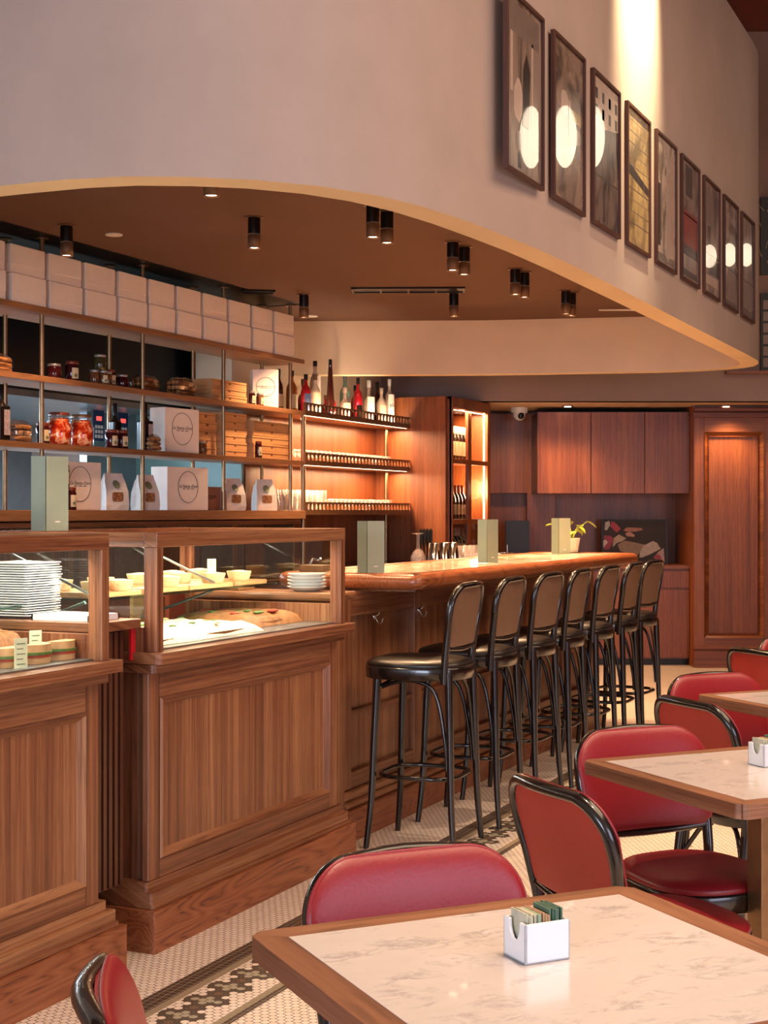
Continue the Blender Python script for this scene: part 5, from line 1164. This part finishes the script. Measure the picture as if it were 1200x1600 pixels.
# ---------------- spirit bottles on the top bar shelf
def glassm(name, col, rough=.08): return plain(name, col, rough, 0, .15, 10, 0, .5)
def bottle(x, y, z, h, r, glass, cap, label, lab=None, shape='std', liquid=None, labc='jar_label'):
    t = root('spirit_bottle', (x, y, z), -.45, label, 'bottle', 'spirit bottles on the top bar shelf')
    pf = {'std': [(.9, 0), (1, .01), (1, .55), (.85, .63), (.36, .74), (.32, .80), (.34, .9)], 'round': [(.8, 0), (1, .03), (1, .40), (.8, .52), (.35, .62), (.3, .68), (.32, .88)], 'tall': [(.7, 0), (.95, .02), (1, .10), (.72, .5), (.5, .8), (.42, .9), (.5, .92)],
          'wine': [(.95, 0), (1, .01), (1, .58), (.8, .68), (.4, .78), (.36, .82), (.36, .95)]}[shape]
    MB().lathe([(r*a, h*b) for a, b in pf]+[(.001, h*pf[-1][1])], seg=18).build('glass_body', glass, t)
    MB().lathe([(r*.38, h*(pf[-1][1]-.05)), (r*.40, h*.99), (r*.36, h), (.001, h)], seg=14).build('cap', cap, t)
    if lab:
        m = MB(); n = 10; vs = []
        for k in range(n+1):
            a = -.9+1.8*k/n
            for zz in (h*lab[0], h*lab[1]): vs.append(((r+.0009)*math.cos(a), (r+.0009)*math.sin(a), zz))
        m.add(vs, [(2*k, 2*k+2, 2*k+3, 2*k+1) for k in range(n)]); m.build('paper_label', M[labc], t)
    return t
M['b_red'] = glassm('red_liqueur', hexc('9a1420')); M['b_amber'] = glassm('amber_spirit', hexc('a8602a')); M['b_dark'] = glassm('dark_brown_glass', hexc('3c150e')); M['b_clear'] = plain('clear_spirit_glass', hexc('b8a08c'), .08, 0, .25, 14, 0, .6)
M['b_green'] = glassm('pale_green_glass', hexc('5f7f78')); M['b_blue'] = plain('blue_label', hexc('3a3f58'), .5); M['wine_glassm'] = glassm('wine_bottle_glass', hexc('16110d')); M['foil_red'] = plain('red_foil', hexc('a02418'), .35); M['foil_pale'] = plain('pale_foil', hexc('b49a8c'), .35)
ZB = 2.1205
for a in (
 (-5.03, 9.25, .30, .030, 'b_dark', 'black', 'dark bottle half hidden by the shelf post', (.1, .4), 'std', 'jar_label'),
 (-4.98, 9.35, .295, .040, 'b_amber', 'black', 'amber bottle just right of the shelf post', (.08, .42), 'std', 'jar_label'),
 (-5.04, 9.45, .30, .036, 'b_red', 'black', 'red bottle with a black cap and picture label', (.1, .45), 'std', 'white_card'),
 (-4.97, 9.55, .285, .038, 'b_red', 'black', 'red bottle with a dark blue label', (.05, .5), 'std', 'b_blue'),
 (-5.04, 9.64, .26, .040, 'b_red', 'brass_dark', 'round red bottle with a bronze cap and pale label', (.06, .36), 'round', 'jar_label'),
 (-4.98, 9.72, .30, .040, 'b_clear', 'brass_dark', 'clear square bottle left of the white patterned bottle', (.06, .55), 'std', 'jar_label'),
 (-5.03, 9.815, .41, .042, 'b_clear', 'black', 'tall white patterned bottle with a black topped stopper', (.02, .72), 'wine', 'white_card'),
 (-4.96, 9.93, .43, .034, 'b_dark', 'black', 'very tall tapering dark red bottle', None, 'tall', None),
 (-5.05, 10.03, .17, .034, 'b_red', 'brass_dark', 'small red bottle in the back row', None, 'round', None),
 (-5.04, 10.12, .20, .030, 'b_red', 'brass_dark', 'low reddish bottle right of the tall dark bottle', None, 'std', None),
 (-4.98, 10.22, .24, .044, 'b_clear', 'foil_pale', 'square clear decanter bottle with pale stopper', (.05, .5), 'round', 'jar_label'),
 (-5.04, 10.345, .36, .042, 'b_green', 'steel', 'tall grey-green bottle with ribbed neck', (.1, .5), 'std', 'steel'),
 (-4.98, 10.455, .335, .036, 'b_red', 'black', 'bright red bottle with a black cap', (.05, .35), 'std', 'wine_glassm'),
 (-5.05, 10.55, .285, .034, 'b_red', 'black', 'red bottle with a dark label behind the others', (.05, .45), 'std', 'wine_glassm'),
 (-5.0, 10.70, .335, .046, 'b_clear', 'white_plastic', 'white shouldered bottle with a round white cap', (.06, .6), 'round', 'white_card'),
 (-5.05, 10.83, .20, .036, 'wine_glassm', 'black', 'squat dark bottle in the back row', (.05, .4), 'round', 'white_card'),
 (-4.98, 10.90, .29, .038, 'b_clear', 'foil_pale', 'pale bottle with a cream cap', (.06, .5), 'std', 'jar_label'),
 (-5.05, 10.97, .345, .036, 'b_dark', 'black', 'dark-capped bottle behind the two white ones', (.06, .5), 'std', 'jar_label'),
 (-4.99, 11.08, .375, .040, 'b_clear', 'white_plastic', 'white labelled bottle with slanted black letters at the right end', (.04, .66), 'std', 'white_card')):
    x, y, h_, r_, gm, cp_, lab, lb, shp_, lc = a
    o = bottle(x, y, ZB, h_, r_, M[gm], M[cp_], lab, lb, shp_, None, lc or 'jar_label')
    if 'slanted' in lab: text('AL', .045, M['ink'], o, Matrix.Rotation(-.15, 4, 'Z') @ Matrix.Translation((r_+.0015, 0, h_*.42)) @ FACE_X @ Matrix.Rotation(.5, 4, 'Z'), 'printed_letters')
# low glasses on the middle shelf, two rows; low and tall ones on the lowest
def low_glass_proto(nm, prof, label, group): return lathe_obj(nm, prof, M['tumbler'], (0, 0, 0), label, 'glass', group, 14)
coupe = [(.030, 0), (.031, .002), (.006, .006), (.005, .035), (.018, .045), (.034, .075), (.036, .088), (.034, .088), (.030, .074), (.001, .046)]
gp = low_glass_proto('stemmed_glass', coupe, 'low stemmed glass in the rows on the middle bar shelf', 'stemmed glasses on the middle bar shelf'); first = True
for r_ in range(2):
    for k in range(22):
        o = gp if first else gp.copy()
        if not first: C.objects.link(o)
        first = False; o.location = (-4.955-.095*r_, 9.40+.074*k, 1.7655)
first = True; gp2 = gp.copy(); C.objects.link(gp2); gp2['label'] = 'low stemmed glass in the rows on the lowest bar shelf'; gp2['group'] = 'stemmed glasses on the lowest bar shelf'
for r_ in range(2):
    for k in range(15):
        o = gp2 if first else gp2.copy()
        if not first: C.objects.link(o)
        first = False; o.location = (-4.955-.095*r_, 9.95+.0735*k, 1.4105)
tall = [(.028, 0), (.030, .003), (.036, .15), (.0345, .15), (.027, .008), (.001, .008)]
tall = [(r, z*1.0) for r, z in tall]
hp = low_glass_proto('tall_glass', tall, 'tall straight glass in the block at the left of the lowest bar shelf', 'tall glasses on the lowest bar shelf'); first = True
for r_ in range(2):
    for k in range(9):
        o = hp if first else hp.copy()
        if not first: C.objects.link(o)
        first = False; o.location = (-4.97-.088*r_, 9.185+.078*k, 1.4105)
# ---------------- wine bottles in the glazed cabinet
for z, n, foil, lab_, ys in ((1.8285, 5, 'foil_pale', 'pale-foiled wine bottle in the upper compartment of the wine cabinet', 11.56), (1.3285, 4, 'foil_red', 'red-foiled dark wine bottle in the middle compartment of the wine cabinet', 11.56), (.9605, 4, 'foil_pale', 'dark wine bottle in the lowest compartment of the wine cabinet', 11.56)):
    for k in range(n):
        t = root('wine_bottle', (-4.63, ys+.079*k, z), -.45, '%s, %s from the left' % (lab_, nth[k]), 'wine bottle', 'wine bottles in the cabinet')
        r_ = .037; h_ = .30
        MB().lathe([(r_*.9, 0), (r_, .006), (r_, .18), (r_*.8, .205), (r_*.4, .235), (r_*.36, .295), (.001, .295)], seg=16).build('glass_body', M['wine_glassm'], t)
        MB().lathe([(r_*.44, .235), (r_*.40, .3), (.001, .301)], seg=14).build('foil', M[foil], t)
        m = MB(); n_ = 8; vs = []
        for q in range(n_+1):
            a = -1.0+2.0*q/n_
            for zz in (.05, .135 if foil == 'foil_red' else .17): vs.append(((r_+.0009)*math.cos(a), (r_+.0009)*math.sin(a), zz))
        m.add(vs, [(2*q, 2*q+2, 2*q+3, 2*q+1) for q in range(n_)]); m.build('paper_label', M['jar_label'], t)

# ---------------- kitchen seen through the shelves
kh = root('extractor_hood', (-6.6, 7.6, 1.9), 0, 'dark steel extractor hood in the kitchen behind the open shelves', 'hood')
def g(): m = MB(); m.T = Matrix.Translation((6.6, -7.6, -1.9)); return m
g().box(-8.05, -5.7, 4.4, 9.6, 2.14, 2.86).build('hood_body', M['black'], kh); g().box(-8.05, -5.66, 4.4, 9.6, 2.10, 2.14).build('hood_lip', M['steel'], kh)
tag(MB().box(-7.9, -7.2, 4.4, 10.0, 0, .95).build('kitchen_counter', M['steel']), 'steel kitchen worktop seen behind the shelves', 'counter')
tag(MB().box(-.5, .5, -.3, .3, 0, .35).build('kitchen_oven', M['steel'], loc=(-7.55, 6.4, .951)), 'steel oven on the kitchen worktop behind the shelves', 'oven')
light('AREA', 'kitchen_daylight', (-6.9, 7.2, 2.09), 260, COOL, rot=(0, 0, 0), shape='RECTANGLE', size=.6, size_y=4)
light('AREA', 'kitchen_uplight', (-5.7, 7.2, 1.25), 4, COOL, rot=(PI, 0, 0), shape='RECTANGLE', size=.3, size_y=4)
